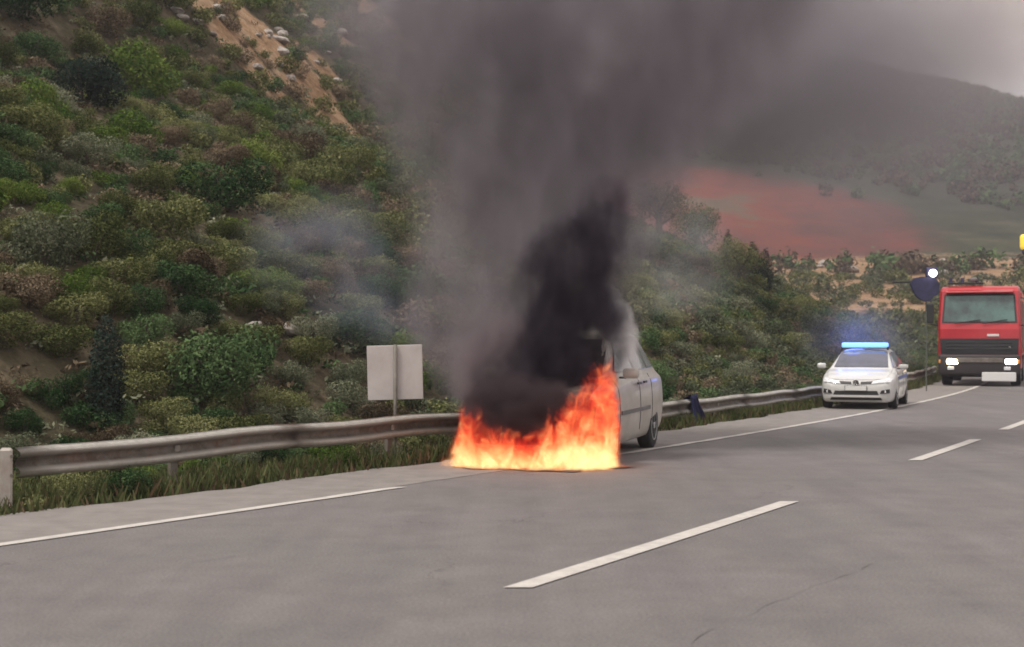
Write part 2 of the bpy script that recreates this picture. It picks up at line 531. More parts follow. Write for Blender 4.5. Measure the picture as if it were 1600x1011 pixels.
# ------------------------------------------------------------------ vehicles
M_WHITE = pbr('white_car_paint', (.60, .60, .58), .28, var=.06, vscale=2, coat=.6)
M_SILVER = pbr('champagne_car_paint', (.50, .465, .41), .38, metal=.2, coat=.2, col2=(.42, .385, .335), vscale=2.5)
M_GLASS = pbr('car_glass', (.10, .105, .145), .12, coat=.6, col2=(.06, .065, .085), vscale=1.5)
M_GLASSG = pbr('truck_glass', (.10, .19, .17), .10, coat=.5, col2=(.05, .07, .07), vscale=1.2)
M_BLACK = pbr('black_plastic', (.022, .022, .024), .55)
M_RUB = pbr('tyre_rubber', (.018, .018, .018), .85)
M_RIM = pbr('alloy_rim', (.42, .42, .42), .4, metal=.7)
M_CHROME = pbr('chrome_trim', (.75, .75, .75), .18, metal=1)
M_LENS = pbr('headlight_lens', (.75, .76, .78), .12, coat=1.0)
M_PLATE = pbr('number_plate', (.72, .72, .70), .45)
M_PLATEINK = pbr('plate_ink', (.08, .08, .1), .5)
M_RED = pbr('red_truck_paint', (.50, .022, .03), .35, coat=.4, col2=(.42, .02, .028), vscale=1.5)
M_GREY = pbr('grey_bumper', (.17, .16, .16), .5, var=.3, vscale=3)
M_CHAR = pbr('charred_metal', (.03, .026, .024), .9, col2=(.10, .07, .05), vscale=6)
M_BLUE_L = pbr('blue_beacon_light', (.1, .3, .9), .3, emit=(.06, .22, 1.0), es=3.0)
M_BLUE_H = pbr('bright_beacon_light', (.3, .6, 1), .3, emit=(.10, .28, 1.0), es=1.5)
M_WARM = pbr('lit_headlamp', (.9, .8, .6), .3, emit=(1.0, .80, .52), es=14)
M_COOL = pbr('lit_headlamp_white', (.9, .9, .9), .3, emit=(1.0, .95, .88), es=5)
M_AMBER = pbr('amber_lens', (.7, .28, .03), .3)
M_YEL = pbr('yellow_lamp_housing', (.80, .62, .06), .45, emit=(1.0, .75, .1), es=.35)
M_NAVY = pbr('navy_blue_paint', (.035, .035, .10), .6, col2=(.02, .02, .05), vscale=5)
M_TARP = pbr('dark_blue_cloth', (.028, .032, .11), .9, col2=(.015, .017, .05), vscale=7)

def catmull(P, per=3):
    P = [np.array(p, float) for p in P]; out = []
    n = len(P)
    for i in range(n - 1):
        p0 = P[max(i - 1, 0)]; p1 = P[i]; p2 = P[i + 1]; p3 = P[min(i + 2, n - 1)]
        for k in range(per):
            t = k / per
            out.append(.5 * ((2 * p1) + (-p0 + p2) * t + (2 * p0 - 5 * p1 + 4 * p2 - p3) * t * t + (-p0 + 3 * p1 - 3 * p2 + p3) * t ** 3))
    out.append(P[-1]); return out

def car_shell(keys, mat, wheels, wr, name, parent, nst=64):
    """keys: rows y, zb, zs, zt, w, wt ; y runs from the nose to the tail"""
    K = np.array(keys, float)
    L = K[-1, 0]
    ys = np.unique(np.concatenate([np.linspace(K[0, 0], L, nst), K[:, 0]]))
    V = np.array([[np.interp(y, K[:, 0], K[:, c]) for c in range(1, 6)] for y in ys])
    for _ in range(2):
        W = V.copy(); W[1:-1] = .25 * V[:-2] + .5 * V[1:-1] + .25 * V[2:]; V = W
    bm = bmesh.new(); rings = []
    for y, (zb, zs, zt, w, wt) in zip(ys, V):
        hs = zs - zb
        P = [(0, zb), (.78 * w, zb), (.94 * w, zb + .06 * hs), (.985 * w, zb + .25 * hs), (w, zb + .5 * hs), (.992 * w, zb + .74 * hs), (.965 * w, zb + .93 * hs), (.915 * w, zs + .004),
             (wt + (.90 * w - wt) * .52, zs + (zt - zs) * .46), (wt * 1.02, zs + (zt - zs) * .80), (wt * .90, zt - .028 * min(1, (zt - zs) * 3)), (wt * .5, zt - .006), (0, zt)]
        C = catmull(P, 3)
        half = [(-x, z) for x, z in C[1:-1]][::-1]
        ring = [bm.verts.new((x, y, z)) for x, z in C] + [bm.verts.new((x, y, z)) for x, z in half]
        rings.append(ring)
    n = len(rings[0])
    for a, b in zip(rings[:-1], rings[1:]):
        for k in range(n): bm.faces.new((a[k], b[k], b[(k + 1) % n], a[(k + 1) % n]))
    bm.faces.new(rings[0]); bm.faces.new(rings[-1][::-1])
    bmesh.ops.recalc_face_normals(bm, faces=bm.faces[:])
    bvh = BVHTree.FromBMesh(bm)
    body = obj(name, bm, mat, parent, smooth=True)
    # wheel openings
    wmax = float(V[:, 3].max())
    cb = bmesh.new()
    for wy in wheels:
        for s in (-1, 1):
            x0, x1 = s * (wmax - .27), s * (wmax + .2)
            cyl(cb, (min(x0, x1), wy, wr + .01), (max(x0, x1), wy, wr + .01), wr + .055, n=28)
    bmesh.ops.recalc_face_normals(cb, faces=cb.faces[:])
    cut = obj('cut', cb, M_BLACK)
    body.data.materials.append(M_BLACK)
    for p in cut.data.polygons: p.material_index = 0
    md = body.modifiers.new('b', 'BOOLEAN'); md.operation = 'DIFFERENCE'; md.object = cut; md.solver = 'EXACT'
    md.material_mode = 'TRANSFER'
    bpy.context.view_layer.update()
    dg = bpy.context.evaluated_depsgraph_get()
    me = bpy.data.meshes.new_from_object(body.evaluated_get(dg))
    body.modifiers.clear(); body.data = me
    bpy.data.objects.remove(cut)
    return body, bvh

def patch(name, bvh, poly, view, mat, parent, off=.006, th=.012, res=.07, smooth=True):
    """a piece of trim or glass following the body: polygon seen from front / right / left / top / rear"""
    bm = bmesh.new()
    vs = [bm.verts.new((p[0], p[1], 0)) for p in poly]
    bm.faces.new(vs)
    bmesh.ops.triangulate(bm, faces=bm.faces[:])
    for _ in range(5):
        long = [e for e in bm.edges if e.calc_length() > res]
        if not long: break
        bmesh.ops.subdivide_edges(bm, edges=long, cuts=1)
        bmesh.ops.triangulate(bm, faces=[f for f in bm.faces if len(f.verts) > 4])
    dead = []
    for v in bm.verts:
        a, b = v.co.x, v.co.y
        if view == 'front': o, d = Vector((a, -3, b)), Vector((0, 1, 0))
        elif view == 'rear': o, d = Vector((a, 9, b)), Vector((0, -1, 0))
        elif view == 'right': o, d = Vector((4, a, b)), Vector((-1, 0, 0))
        elif view == 'left': o, d = Vector((-4, a, b)), Vector((1, 0, 0))
        else: o, d = Vector((a, b, 5)), Vector((0, 0, -1))
        h, nn, i, dist = bvh.ray_cast(o, d)
        if h is None: dead.append(v); continue
        v.co = h - d * off
    if dead: bmesh.ops.delete(bm, geom=dead, context='VERTS')
    bmesh.ops.recalc_face_normals(bm, faces=bm.faces[:])
    bmesh.ops.solidify(bm, geom=bm.faces[:], thickness=-th)
    o = obj(name, bm, mat, parent, smooth=False)
    return o

def make_wheel(name, x, y, r, w, parent, side):
    prof = [(-w / 2, r * .62), (-w / 2, r * .90), (-w / 2 * .82, r * .985), (-w * .2, r), (w * .2, r), (w / 2 * .82, r * .985), (w / 2, r * .90), (w / 2, r * .62)]
    root = empty(name, (x, y, r), 0, parent)
    obj('tyre', lathe_x(prof, 32), M_RUB, root, smooth=True)
    s = side
    bm = lathe_x([(s * (w / 2 - .03), r * .63), (s * (w / 2 + .001), r * .66), (s * (w / 2 + .004), r * .60), (s * (w / 2 - .05), r * .52), (s * (w / 2 - .055), .03)], 28)
    for k in range(5):
        a = 2 * math.pi * k / 5 + .3
        bx(bm, (s * (w / 2 - .015), math.cos(a) * r * .34, math.sin(a) * r * .34), (.03, r * .56, .055), .006, Matrix.Rotation(a, 3, 'X'))
    bx(bm, (s * (w / 2 - .01), 0, 0), (.04, .11, .11), .02)
    obj('rim', bm, M_RIM, root, smooth=False)
    return root

def mirror_ctrl(name, parent, x, y, z, s, m1, m2=None):
    b = box((x + s * .10, y, z), (.22, .12, .14), .045, seg=3)
    o = obj(name, b, m1, parent, smooth=True)
    b = box((x - s * .01, y, z - .06), (.10, .05, .03), .008)
    obj('mirror_stalk', b, M_BLACK, o)
    if m2: obj('mirror_cap', box((x + s * .10, y + .005, z + .062), (.20, .115, .04), .012, seg=2), m2, o, smooth=True)
    return o

def police_car():
    t = empty('police_car', (8.30, 34.0, 0), -math.radians(20.6))
    tag(t, 'white police hatchback with lit blue roof light bar driving towards the fire', 'police car')
    keys = [(0, .30, .56, .60, .60, .45), (.04, .22, .62, .67, .70, .55), (.14, .18, .68, .735, .79, .62), (.30, .17, .74, .80, .85, .68), (.60, .17, .82, .895, .885, .72), (1.02, .17, .90, .985, .90, .74),
            (1.10, .17, .92, 1.02, .90, .72), (1.75, .17, .95, 1.40, .90, .60), (2.05, .17, .95, 1.455, .90, .58), (2.9, .17, .96, 1.47, .90, .58), (3.55, .18, .98, 1.42, .89, .56), (3.85, .2, .98, 1.30, .87, .54), (4.12, .24, .94, 1.02, .83, .60), (4.25, .34, .80, .86, .70, .55)]
    body, bvh = car_shell(keys, M_WHITE, (.86, 3.48), .315, 'body', t)
    P = lambda nm, poly, view, mat, **k: patch(nm, bvh, poly, view, mat, t, **k)
    ws = P('windscreen', [(-.655, 1.005), (.655, 1.005), (.57, 1.375), (.30, 1.395), (-.30, 1.395), (-.57, 1.375)], 'front', M_GLASS, res=.09)
    for s in (-1, 1):
        hl = P('headlight', [(s * .36, .615), (s * .78, .66), (s * .83, .735), (s * .72, .75), (s * .40, .675)], 'front', M_LENS, th=.02)
        c = bmesh.new(); cyl(c, (s * .60, .10, .675), (s * .60, .13, .675), .035, n=14)
        obj('bulb', c, M_CHROME, hl)
        P('fog_lamp_recess', [(s * .56, .385), (s * .78, .40), (s * .77, .50), (s * .60, .47)], 'front', M_BLACK)
        c = bmesh.new(); cyl(c, (s * .67, .02, .44), (s * .67, .13, .44), .038, n=12); obj('fog_lamp', c, M_LENS, t)
        P('side_window', [(1.18, 1.0), (1.82, 1.34), (2.32, 1.375), (2.32, 1.0)], 'right' if s > 0 else 'left', M_GLASS)
        P('side_window', [(2.42, 1.0), (2.42, 1.375), (3.1, 1.36), (3.5, 1.20), (3.45, 1.02)], 'right' if s > 0 else 'left', M_GLASS)
        P('door_handle', [(2.12, .86), (2.30, .86), (2.30, .885), (2.12, .885)], 'right' if s > 0 else 'left', M_WHITE, off=.025, th=.02)
        P('door_seam', [(1.12, .30), (1.13, .30), (1.13, .94), (1.12, .94)], 'right' if s > 0 else 'left', M_BLACK, off=.002, th=.004)
        P('door_seam', [(2.36, .30), (2.37, .30), (2.37, .96), (2.36, .96)], 'right' if s > 0 else 'left', M_BLACK, off=.002, th=.004)
        mirror_ctrl('door_mirror', t, s * .90, 1.30, 1.03, s, M_WHITE, M_BLACK if s > 0 else None)
    P('blue_stripe', [(1.2, .70), (3.7, .72), (3.7, .80), (1.2, .78)], 'right', pbr('blue_stripe', (.06, .10, .35), .4), off=.003, th=.004)
    P('grille_slot', [(-.42, .625), (-.11, .612), (-.11, .668), (-.40, .682)], 'front', M_BLACK, off=.012)
    P('grille_slot', [(.42, .625), (.11, .612), (.11, .668), (.40, .682)], 'front', M_BLACK, off=.012)
    P('bonnet_seam', [(-.72, .742), (-.4, .715), (0, .708), (.4, .715), (.72, .742), (.72, .748), (.4, .721), (0, .714), (-.4, .721), (-.72, .748)], 'front', M_GREY, off=.003, th=.004)
    P('lower_grille', [(-.54, .355), (.54, .355), (.50, .455), (-.50, .455)], 'front', M_BLACK, off=.004)
    P('bumper_slot', [(-.62, .235), (.62, .235), (.58, .290), (-.58, .290)], 'front', M_BLACK, off=.006)
    P('bumper_trim', [(-.60, .305), (.60, .305), (.60, .325), (-.60, .325)], 'front', M_WHITE, off=.022, th=.03)
    # badge: ring with V above W
    bm = bmesh.new(); R_ = .072
    for k in range(24):
        a0, a1 = 2 * math.pi * k / 24, 2 * math.pi * (k + 1) / 24
        cyl(bm, (R_ * math.cos(a0), -.03, .648 + R_ * math.sin(a0)), (R_ * math.cos(a1), -.03, .648 + R_ * math.sin(a1)), .008, n=6)
    lines = [((-.030, .062), (0, .010)), ((0, .010), (.030, .062)), ((-.062, .035), (-.028, -.06)), ((-.028, -.06), (0, -.002)), ((0, -.002), (.028, -.06)), ((.028, -.06), (.062, .035))]
    for (a, b), (c, d) in lines: cyl(bm, (a, -.03, .648 + b), (c, -.03, .648 + d), .007, n=6)
    obj('badge', bm, M_CHROME, t)
    bm = bmesh.new(); cyl(bm, (0, -.015, .648), (0, .02, .648), R_, n=20); obj('badge_back', bm, M_BLACK, t)
    pl = obj('number_plate', box((0, -.028, .515), (.50, .014, .105), .004), M_PLATE, t)
    bm = bmesh.new()
    obj('plate_frame', box((0, -.022, .515), (.53, .012, .13), .004), M_GREY, pl)
    # roof light bar
    lb = obj('light_bar', box((0, 1.93, 1.55), (1.14, .28, .125), .04, seg=3), M_BLUE_H, t, smooth=True)
    obj('light_bar_base', box((0, 1.93, 1.478), (1.16, .22, .035), .01), M_BLACK, lb)
    obj('blue_lens', box((-.48, 1.93, 1.54), (.14, .275, .08), .03), M_BLUE_L, lb)
    for s in (-1, 1): obj('roof_bracket', box((s * .56, 1.93, 1.47), (.05, .16, .09), .012), M_BLACK, lb)
    bm = bmesh.new()
    cyl(bm, (-.55, 1.14, 1.012), (.03, 1.16, 1.035), .008, n=6); obj('wiper', bm, M_BLACK, t)
    bm = bmesh.new(); cyl(bm, (.05, 1.12, 1.012), (.55, 1.16, 1.03), .008, n=6); obj('wiper', bm, M_BLACK, t)
    for wy in (.86, 3.48):
        for s in (-1, 1): make_wheel('wheel', s * .785, wy, .315, .205, t, s)
    obj('underbody', box((0, 2.1, .24), (1.3, 3.6, .10), .02), M_BLACK, t)
    # the lit beacon: a small blue lamp at the bar
    ld = bpy.data.lights.new('beacon_glow', 'POINT'); ld.energy = 42; ld.color = (.10, .22, 1.0); ld.shadow_soft_size = .45
    lo = bpy.data.objects.new('beacon_glow', ld); COL.objects.link(lo); lo.location = (-.35, 2.35, 1.82); lo.parent = t
    return t
police_car()

def minivan():
    t = empty('minivan', (.22, 18.74, 0), -math.radians(16.8)); t.scale = (1.05, 1.05, 1.05)
    tag(t, 'silver minivan with its front on fire on the hard shoulder', 'minivan')
    keys = [(0, .34, .56, .60, .55, .42), (.05, .24, .66, .72, .70, .56), (.18, .20, .78, .84, .82, .66), (.45, .19, .88, .95, .89, .72), (.90, .19, .97, 1.05, .915, .74), (1.00, .19, 1.0, 1.10, .915, .74),
            (1.85, .19, 1.08, 1.66, .92, .62), (2.15, .19, 1.09, 1.75, .92, .58), (3.2, .19, 1.10, 1.80, .92, .57), (4.0, .2, 1.10, 1.72, .91, .55), (4.35, .22, 1.08, 1.48, .89, .55), (4.52, .26, 1.08, 1.20, .87, .66), (4.62, .36, .86, .92, .78, .62)]
    body, bvh = car_shell(keys, M_SILVER, (.92, 3.62), .335, 'body', t)
    P = lambda nm, poly, view, mat, **k: patch(nm, bvh, poly, view, mat, t, **k)
    P('windscreen', [(-.70, 1.12), (.70, 1.12), (.60, 1.62), (-.60, 1.62)], 'front', M_CHAR, res=.1)
    for s in (-1, 1):
        v = 'right' if s > 0 else 'left'
        P('side_window', [(1.45, 1.17), (2.02, 1.58), (2.50, 1.64), (2.50, 1.18)], v, M_VGL)
        P('side_window', [(2.60, 1.18), (2.60, 1.645), (3.45, 1.66), (3.45, 1.19)], v, M_VGL)
        P('side_window', [(3.55, 1.19), (3.55, 1.66), (4.05, 1.63), (4.22, 1.45), (4.20, 1.20)], v, M_VGL)
        P('rubbing_strip', [(1.30, .60), (3.22, .60), (3.22, .655), (1.30, .655)], v, M_GREY, off=.018, th=.02)
        P('door_handle', [(2.30, .98), (2.50, .98), (2.50, 1.01), (2.30, 1.01)], v, M_BLACK, off=.03, th=.022)
        P('door_handle', [(2.72, .99), (2.92, .99), (2.92, 1.02), (2.72, 1.02)], v, M_BLACK, off=.03, th=.022)
        for y in (1.22, 2.55, 3.42): P('door_seam', [(y, .34), (y + .012, .34), (y + .012, 1.12), (y, 1.12)], v, M_BLACK, off=.002, th=.004)
        P('headlight', [(s * .40, .66), (s * .80, .70), (s * .80, .82), (s * .42, .80)], 'front', M_CHAR, off=.012)
        mirror_ctrl('door_mirror', t, s * .90, 1.52, 1.16, s, M_SILVER)
        b = bmesh.new(); cyl(b, (s * .60, 2.1, 1.80), (s * .60, 4.0, 1.81), .016, n=8); cyl(b, (s * .60, 2.1, 1.80), (s * .60, 2.05, 1.72), .016, n=8); cyl(b, (s * .60, 4.0, 1.81), (s * .60, 4.05, 1.74), .016, n=8)
        obj('roof_rail', b, M_BLACK, t)
        P('tail_light', [(s * .70, .95), (s * .84, .95), (s * .80, 1.15), (s * .70, 1.15)], 'rear', M_RED)
    P('bonnet_char', [(-.72, .20), (.72, .20), (.74, .95), (-.74, .95)], 'top', M_CHAR, off=.004)
    P('burnt_nose', [(-.80, .28), (.80, .28), (.82, .84), (-.82, .84)], 'front', M_CHAR, off=.003)
    P('grille', [(-.36, .60), (.36, .60), (.36, .70), (-.36, .70)], 'front', M_BLACK)
    P('bumper', [(-.72, .30), (.72, .30), (.74, .54), (-.74, .54)], 'front', M_CHAR, off=.03, th=.03)
    obj('number_plate', box((0, -.05, .44), (.52, .014, .11), .004), M_CHAR, t)
    for wy in (.92, 3.62):
        for s in (-1, 1): make_wheel('wheel', s * .80, wy, .335, .215, t, s)
    obj('underbody', box((0, 2.3, .26), (1.4, 4.0, .10), .02), M_BLACK, t)
    return t
M_VGL = pbr('side_glass', (.30, .34, .33), .12, coat=.8, col2=(.10, .12, .12), vscale=3)  # sky reflection is put into the pale base colour
minivan()

def fire_truck():
    t = empty('fire_truck', (16.92, 51.0, 0), -math.radians(21)); t.scale = (1.14, 1.14, 1.18)
    tag(t, 'red fire truck with lit headlights behind the police car', 'fire truck')
    cab = bmesh.new()
    W = 1.25
    # cab shell from profile (y,z) extruded across with chamfered sides
    prof = [(.02, .55), (-.02, 1.15), (0.0, 1.75), (.06, 1.98), (.30, 2.92), (.42, 3.03), (.62, 3.08), (2.0, 3.12), (2.05, .55)]
    rings = []
    for x, ins in ((-W, .10), (-W + .07, .0), (0, -.02), (W - .07, .0), (W, .10)):
        rings.append([cab.verts.new((x * (1 if z < 2 else 1 - .035 * (z - 2)), y + (ins if y < 1 else -ins * .2), z - (ins * .5 if z > 3 else 0))) for y, z in prof])
    n = len(prof)
    for a, b in zip(rings[:-1], rings[1:]):
        for k in range(n): cab.faces.new((a[k], a[(k + 1) % n], b[(k + 1) % n], b[k]))
    cab.faces.new(rings[0][::-1]); cab.faces.new(rings[-1])
    bmesh.ops.recalc_face_normals(cab, faces=cab.faces[:])
    bvh = BVHTree.FromBMesh(cab)
    c = obj('cab', cab, M_RED, t)
    P = lambda nm, poly, view, mat, **k: patch(nm, bvh, poly, view, mat, t, **k)
    P('windscreen', [(-1.08, 1.98), (1.08, 1.98), (1.02, 2.78), (-1.02, 2.78)], 'front', M_GLASSG, res=.2, off=.008)
    P('windscreen_frame', [(-1.14, 1.94), (1.14, 1.94), (1.07, 2.83), (-1.07, 2.83)], 'front', M_BLACK, res=.2, off=.002)
    P('grille', [(-1.16, .98), (1.16, .98), (1.19, 1.46), (-1.19, 1.46)], 'front', M_BLACK, off=.01)
    for z in (1.14, 1.24, 1.34): obj('grille_bar', box((0, -.04, z), (2.0, .04, .03), .006), M_BLACK, t)
    obj('badge', box((.42, -.035, 1.56), (.36, .02, .07), .008), M_PLATE, t)
    obj('badge', box((.80, -.035, 1.20), (.30, .02, .05), .008), M_PLATE, t)
    bp = obj('bumper', box((0, -.10, .66), (2.46, .34, .62), .07, seg=3), pbr('dark_bumper', (.032, .027, .028), .6), t, smooth=True)
    obj('bumper_trim', box((0, -.285, .80), (1.45, .03, .14), .01), M_GALV2, bp)
    h = obj('headlight', box((-.80, -.285, .76), (.34, .05, .16), .03), M_WARM, t)
    h = obj('headlight', box((.96, -.285, .76), (.36, .05, .16), .03), M_COOL, t)
    for s in (-1, 1):
        obj('indicator', box((s * 1.19, -.25, .76), (.06, .06, .12), .015), M_AMBER, t)
        obj('fog_lamp', box((s * .85, -.28, .55), (.2, .03, .1), .01), M_LENS, t)
        v = 'right' if s > 0 else 'left'
        P('side_window', [(.55, 2.0), (.75, 2.75), (1.55, 2.78), (1.55, 2.0)], v, M_GLASSG)
        P('door_seam', [(.35, .7), (.365, .7), (.365, 2.0), (.35, 2.0)], v, M_BLACK, off=.002, th=.004)
        m = obj('door_mirror', box((s * 1.50, .10, 2.25), (.22, .12, .62), .04, seg=2), M_BLACK, t)
        b = bmesh.new(); cyl(b, (s * 1.24, .25, 2.72), (s * 1.50, .12, 2.62), .018, n=8); cyl(b, (s * 1.24, .2, 1.85), (s * 1.50, .12, 1.92), .018, n=8)
        obj('mirror_arm', b, M_BLACK, m)
        obj('step', box((s * 1.12, .5, .52), (.28, .5, .06), .01), M_BLACK, t)
    obj('plate_board', box((.60, -.30, .30), (1.02, .03, .28), .02), M_PLATE, t)
    for x0, x1 in ((-.75, .05), (.1, .85)):
        b = bmesh.new(); cyl(b, (x0, -.03, 1.93), (x1, .0, 2.04), .016, n=6); obj('wiper', b, M_BLACK, t)
    obj('sun_visor', box((0, .20, 2.92), (2.05, .30, .05), .015, rot=Matrix.Rotation(.25, 3, 'X')), M_RED, t)
    br = obj('roof_rack', box((-.45, .9, 3.19), (1.1, .5, .05), .01), M_BLACK, t)
    for x in (-.9, -.55, -.1):
        b = bmesh.new(); cyl(b, (x, .8, 3.2), (x, .8, 3.36), .06, .045, n=12); obj('beacon', b, M_NAVY, t)
    obj('spotlight', box((-.2, .75, 3.3), (.25, .18, .12), .03), M_GREY, t)
    # mast with a yellow lamp
    b = bmesh.new(); cyl(b, (1.42, 1.0, 2.9), (1.42, 1.0, 4.15), .05, n=10)
    ms = obj('mast', b, M_BLACK, t)
    obj('mast_lamp', box((1.46, .95, 4.45), (.50, .35, .48), .10, seg=3), M_YEL, ms, smooth=True)
    obj('mast_lamp_base', box((1.46, .95, 4.14), (.36, .3, .16), .03), M_NAVY, ms)
    # water tank body
    tk = obj('tank_body', box((0, 5.2, 1.95), (2.48, 5.9, 2.1), .08, seg=2), M_RED, t)
    for s in (-1, 1):
        for k in range(3): obj('locker_shutter', box((s * 1.245, 3.3 + k * 1.8, 1.9), (.02, 1.5, 1.5), .005), M_GALV2, tk)
    obj('chassis', box((0, 4.3, .75), (.9, 8.0, .28), .02), M_BLACK, t)
    for wy in (1.3, 6.2):
        for s in (-1, 1): make_wheel('wheel', s * 1.06, wy, .50, .32, t, s)
    obj('underride', box((0, .6, .45), (2.0, .9, .35), .03), M_BLACK, t)
    return t
fire_truck()

# dark hexagonal board with a bright lamp on a slim pole beside the truck
def sign_lamp():
    Y = 46.0; s = Y / F
    X = (1447 - 800) * s
    z = lambda py: CAMZ + (H0 - py) * s
    t = empty('warning_beacon', (X, Y, float(height(X, Y))))
    tag(t, 'dark navy warning board topped by a bright white lamp left of the red truck', 'warning light')
    b0 = float(height(X, Y))
    pts = [(1422, 442), (1428, 435), (1441, 432), (1463, 434), (1469, 444), (1467, 460), (1458, 464), (1454, 471), (1444, 471), (1433, 465), (1427, 455)]
    bm = bmesh.new()
    v = [bm.verts.new(((px - 1447) * s, 0, z(py) - b0)) for px, py in pts]
    f = bm.faces.new(v)
    r = bmesh.ops.extrude_face_region(bm, geom=[f]); bmesh.ops.translate(bm, vec=(0, .12, 0), verts=[e for e in r['geom'] if isinstance(e, bmesh.types.BMVert)])
    bmesh.ops.recalc_face_normals(bm, faces=bm.faces[:])
    bmesh.ops.bevel(bm, geom=bm.edges[:], offset=.025, segments=2, affect='EDGES')
    obj('board', bm, M_NAVY, t)
    bm = bmesh.new(); cyl(bm, (.05, .16, -.3), (.05, .16, z(430) - b0), .022, n=10)
    obj('pole', bm, pbr('dull_green_pole', (.10, .11, .09), .7), t)
    bm = bmesh.new(); bmesh.ops.create_uvsphere(bm, u_segments=16, v_segments=10, radius=.125)
    bmesh.ops.translate(bm, vec=((1457 - 1447) * s, -.08, z(427) - b0), verts=bm.verts)
    l = obj('lamp', bm, pbr('lit_white_lamp', (1, 1, 1), .3, emit=(1, .93, .88), es=7), t, smooth=True)
    obj('lamp_hood', box(((1457 - 1447) * s, .06, z(427) - b0 + .03), (.40, .14, .34), .04), M_NAVY, l)
    bm = bmesh.new(); cyl(bm, ((1396 - 1447) * s, .05, z(441) - b0), ((1430 - 1447) * s, .05, z(440) - b0), .035, n=8)
    obj('side_arm', bm, M_BLACK, t)
sign_lamp()

# dark blue cloth hanging over the guardrail
def cloth():
    y0 = 28.4; n_ = perp(Rf, y0); tdir = Vector((-n_.y, n_.x, 0)) * -1
    if tdir.y < 0: tdir = -tdir
    c = Vector((float(Rf(y0)), y0, 0)); top = rail_top(y0) + .03
    t = bmesh.new(); nu, nv = 15, 22; g = []
    for j in range(nv):
        v = j / (nv - 1)
        row = []
        for i in range(nu):
            u = i / (nu - 1) - .5
            back = v < .3
            wdt = .34 + .62 * max(0, (v - .3)) ** 1.1
            sway = .42 * max(0, v - .3)
            if back: z = top - .02 - (.3 - v) * .9; o_ = n_ * .06
            else: z = top + .10 * math.exp(-((v - .32) * 14) ** 2) - (v - .3) * .88; o_ = -n_ * (.10 + .18 * (v - .3))
            fold = .045 * math.sin(u * 17 + v * 3) * min(1, abs(v - .3) * 3)
            p = c + tdir * (u * wdt + sway * .6) + o_ - n_ * fold + Vector((0, 0, z + .02 * math.sin(u * 9)))
            row.append(t.verts.new(p - c))
        g.append(row)
    for a, b in zip(g[:-1], g[1:]):
        for k in range(nu - 1): t.faces.new((a[k], a[k + 1], b[k + 1], b[k]))
    bmesh.ops.solidify(t, geom=t.faces[:], thickness=.012)
    o = obj('blue_cloth', t, M_TARP, smooth=True); o.location = c
    tag(o, 'dark blue cloth hanging over the guardrail behind the minivan', 'cloth')
cloth()

# ------------------------------------------------------------------ vegetation
def mat_leaf(name, c0, c1, c2, rough=.75):
    m, nt, out = new_mat(name)
    tc = nt.nodes.new('ShaderNodeTexCoord')
    geo = nt.nodes.new('ShaderNodeNewGeometry')
    oi = nt.nodes.new('ShaderNodeObjectInfo')
    f = noise_n(nt, geo.outputs['Position'], 1.1, 3, .6)
    f = math_n(nt, 'ADD', math_n(nt, 'MULTIPLY', f, .7), math_n(nt, 'MULTIPLY', geo.outputs['Random Per Island'], .35))
    f = math_n(nt, 'ADD', f, math_n(nt, 'MULTIPLY', math_n(nt, 'SUBTRACT', oi.outputs['Random'], .5), .35))
    c = ramp_n(nt, f, [(0.28, c0), (0.5, c1), (0.78, c2)])
    d = nt.nodes.new('ShaderNodeBsdfDiffuse'); nt.links.new(c, d.inputs[0])
    t = nt.nodes.new('ShaderNodeBsdfTranslucent'); nt.links.new(c, t.inputs[0])
    mx = nt.nodes.new('ShaderNodeMixShader'); mx.inputs[0].default_value = .12
    nt.links.new(d.outputs[0], mx.inputs[1]); nt.links.new(t.outputs[0], mx.inputs[2])
    nt.links.new(mx.outputs[0], out.inputs[0])
    return m
LEAF = {
    'olive': mat_leaf('olive_leaves', (.040, .054, .018), (.105, .118, .042), (.25, .255, .115)),
    'dark': mat_leaf('dark_green_leaves', (.010, .030, .010), (.040, .078, .030), (.12, .18, .075)),
    'brown': mat_leaf('dry_brown_leaves', (.038, .030, .018), (.10, .076, .048), (.23, .18, .12)),
    'grey': mat_leaf('grey_green_leaves', (.060, .075, .042), (.13, .145, .088), (.25, .26, .175)),
    'bright': mat_leaf('bright_green_leaves', (.036, .075, .012), (.09, .145, .028), (.19, .235, .06)),
    'cypress': mat_leaf('cypress_leaves', (.012, .022, .016), (.020, .034, .026), (.035, .05, .04)),
}
M_STEM = pbr('woody_stem', (.10, .075, .05), .9, col2=(.05, .04, .03), vscale=8)

def leaf_cloud(n, lobes, leaf, flat=.0, seed=0, tall=1.0):
    """n leaf quads spread through the outer part of several lobes; returns verts (4n,3)"""
    r = np.random.default_rng(seed)
    lo = np.array(lobes)                       # cx cy cz r
    w = lo[:, 3] ** 2; k = r.choice(len(lo), n, p=w / w.sum())
    d = r.normal(size=(n, 3)); d /= np.linalg.norm(d, axis=1)[:, None]
    rad = lo[k, 3] * (1 - .34 * r.random(n) ** 1.7) * (1 + .20 * np.sin(d[:, 0] * 9 + k) * np.sin(d[:, 2] * 8 + k))
    p = lo[k, :3] + d * rad[:, None] * np.array([1, 1, tall])
    nrm = d + r.normal(size=(n, 3)) * .55; nrm /= np.linalg.norm(nrm, axis=1)[:, None]
    a = np.cross(nrm, r.normal(size=(n, 3))); a /= np.linalg.norm(a, axis=1)[:, None]
    b = np.cross(nrm, a)
    s = leaf * (.6 + .8 * r.random(n))[:, None]
    v = np.stack([p - a * s * .9, p - b * s * .42, p + a * s * .9, p + b * s * .42], 1)
    keep = p[:, 2] > .02
    return v[keep].reshape(-1, 3)

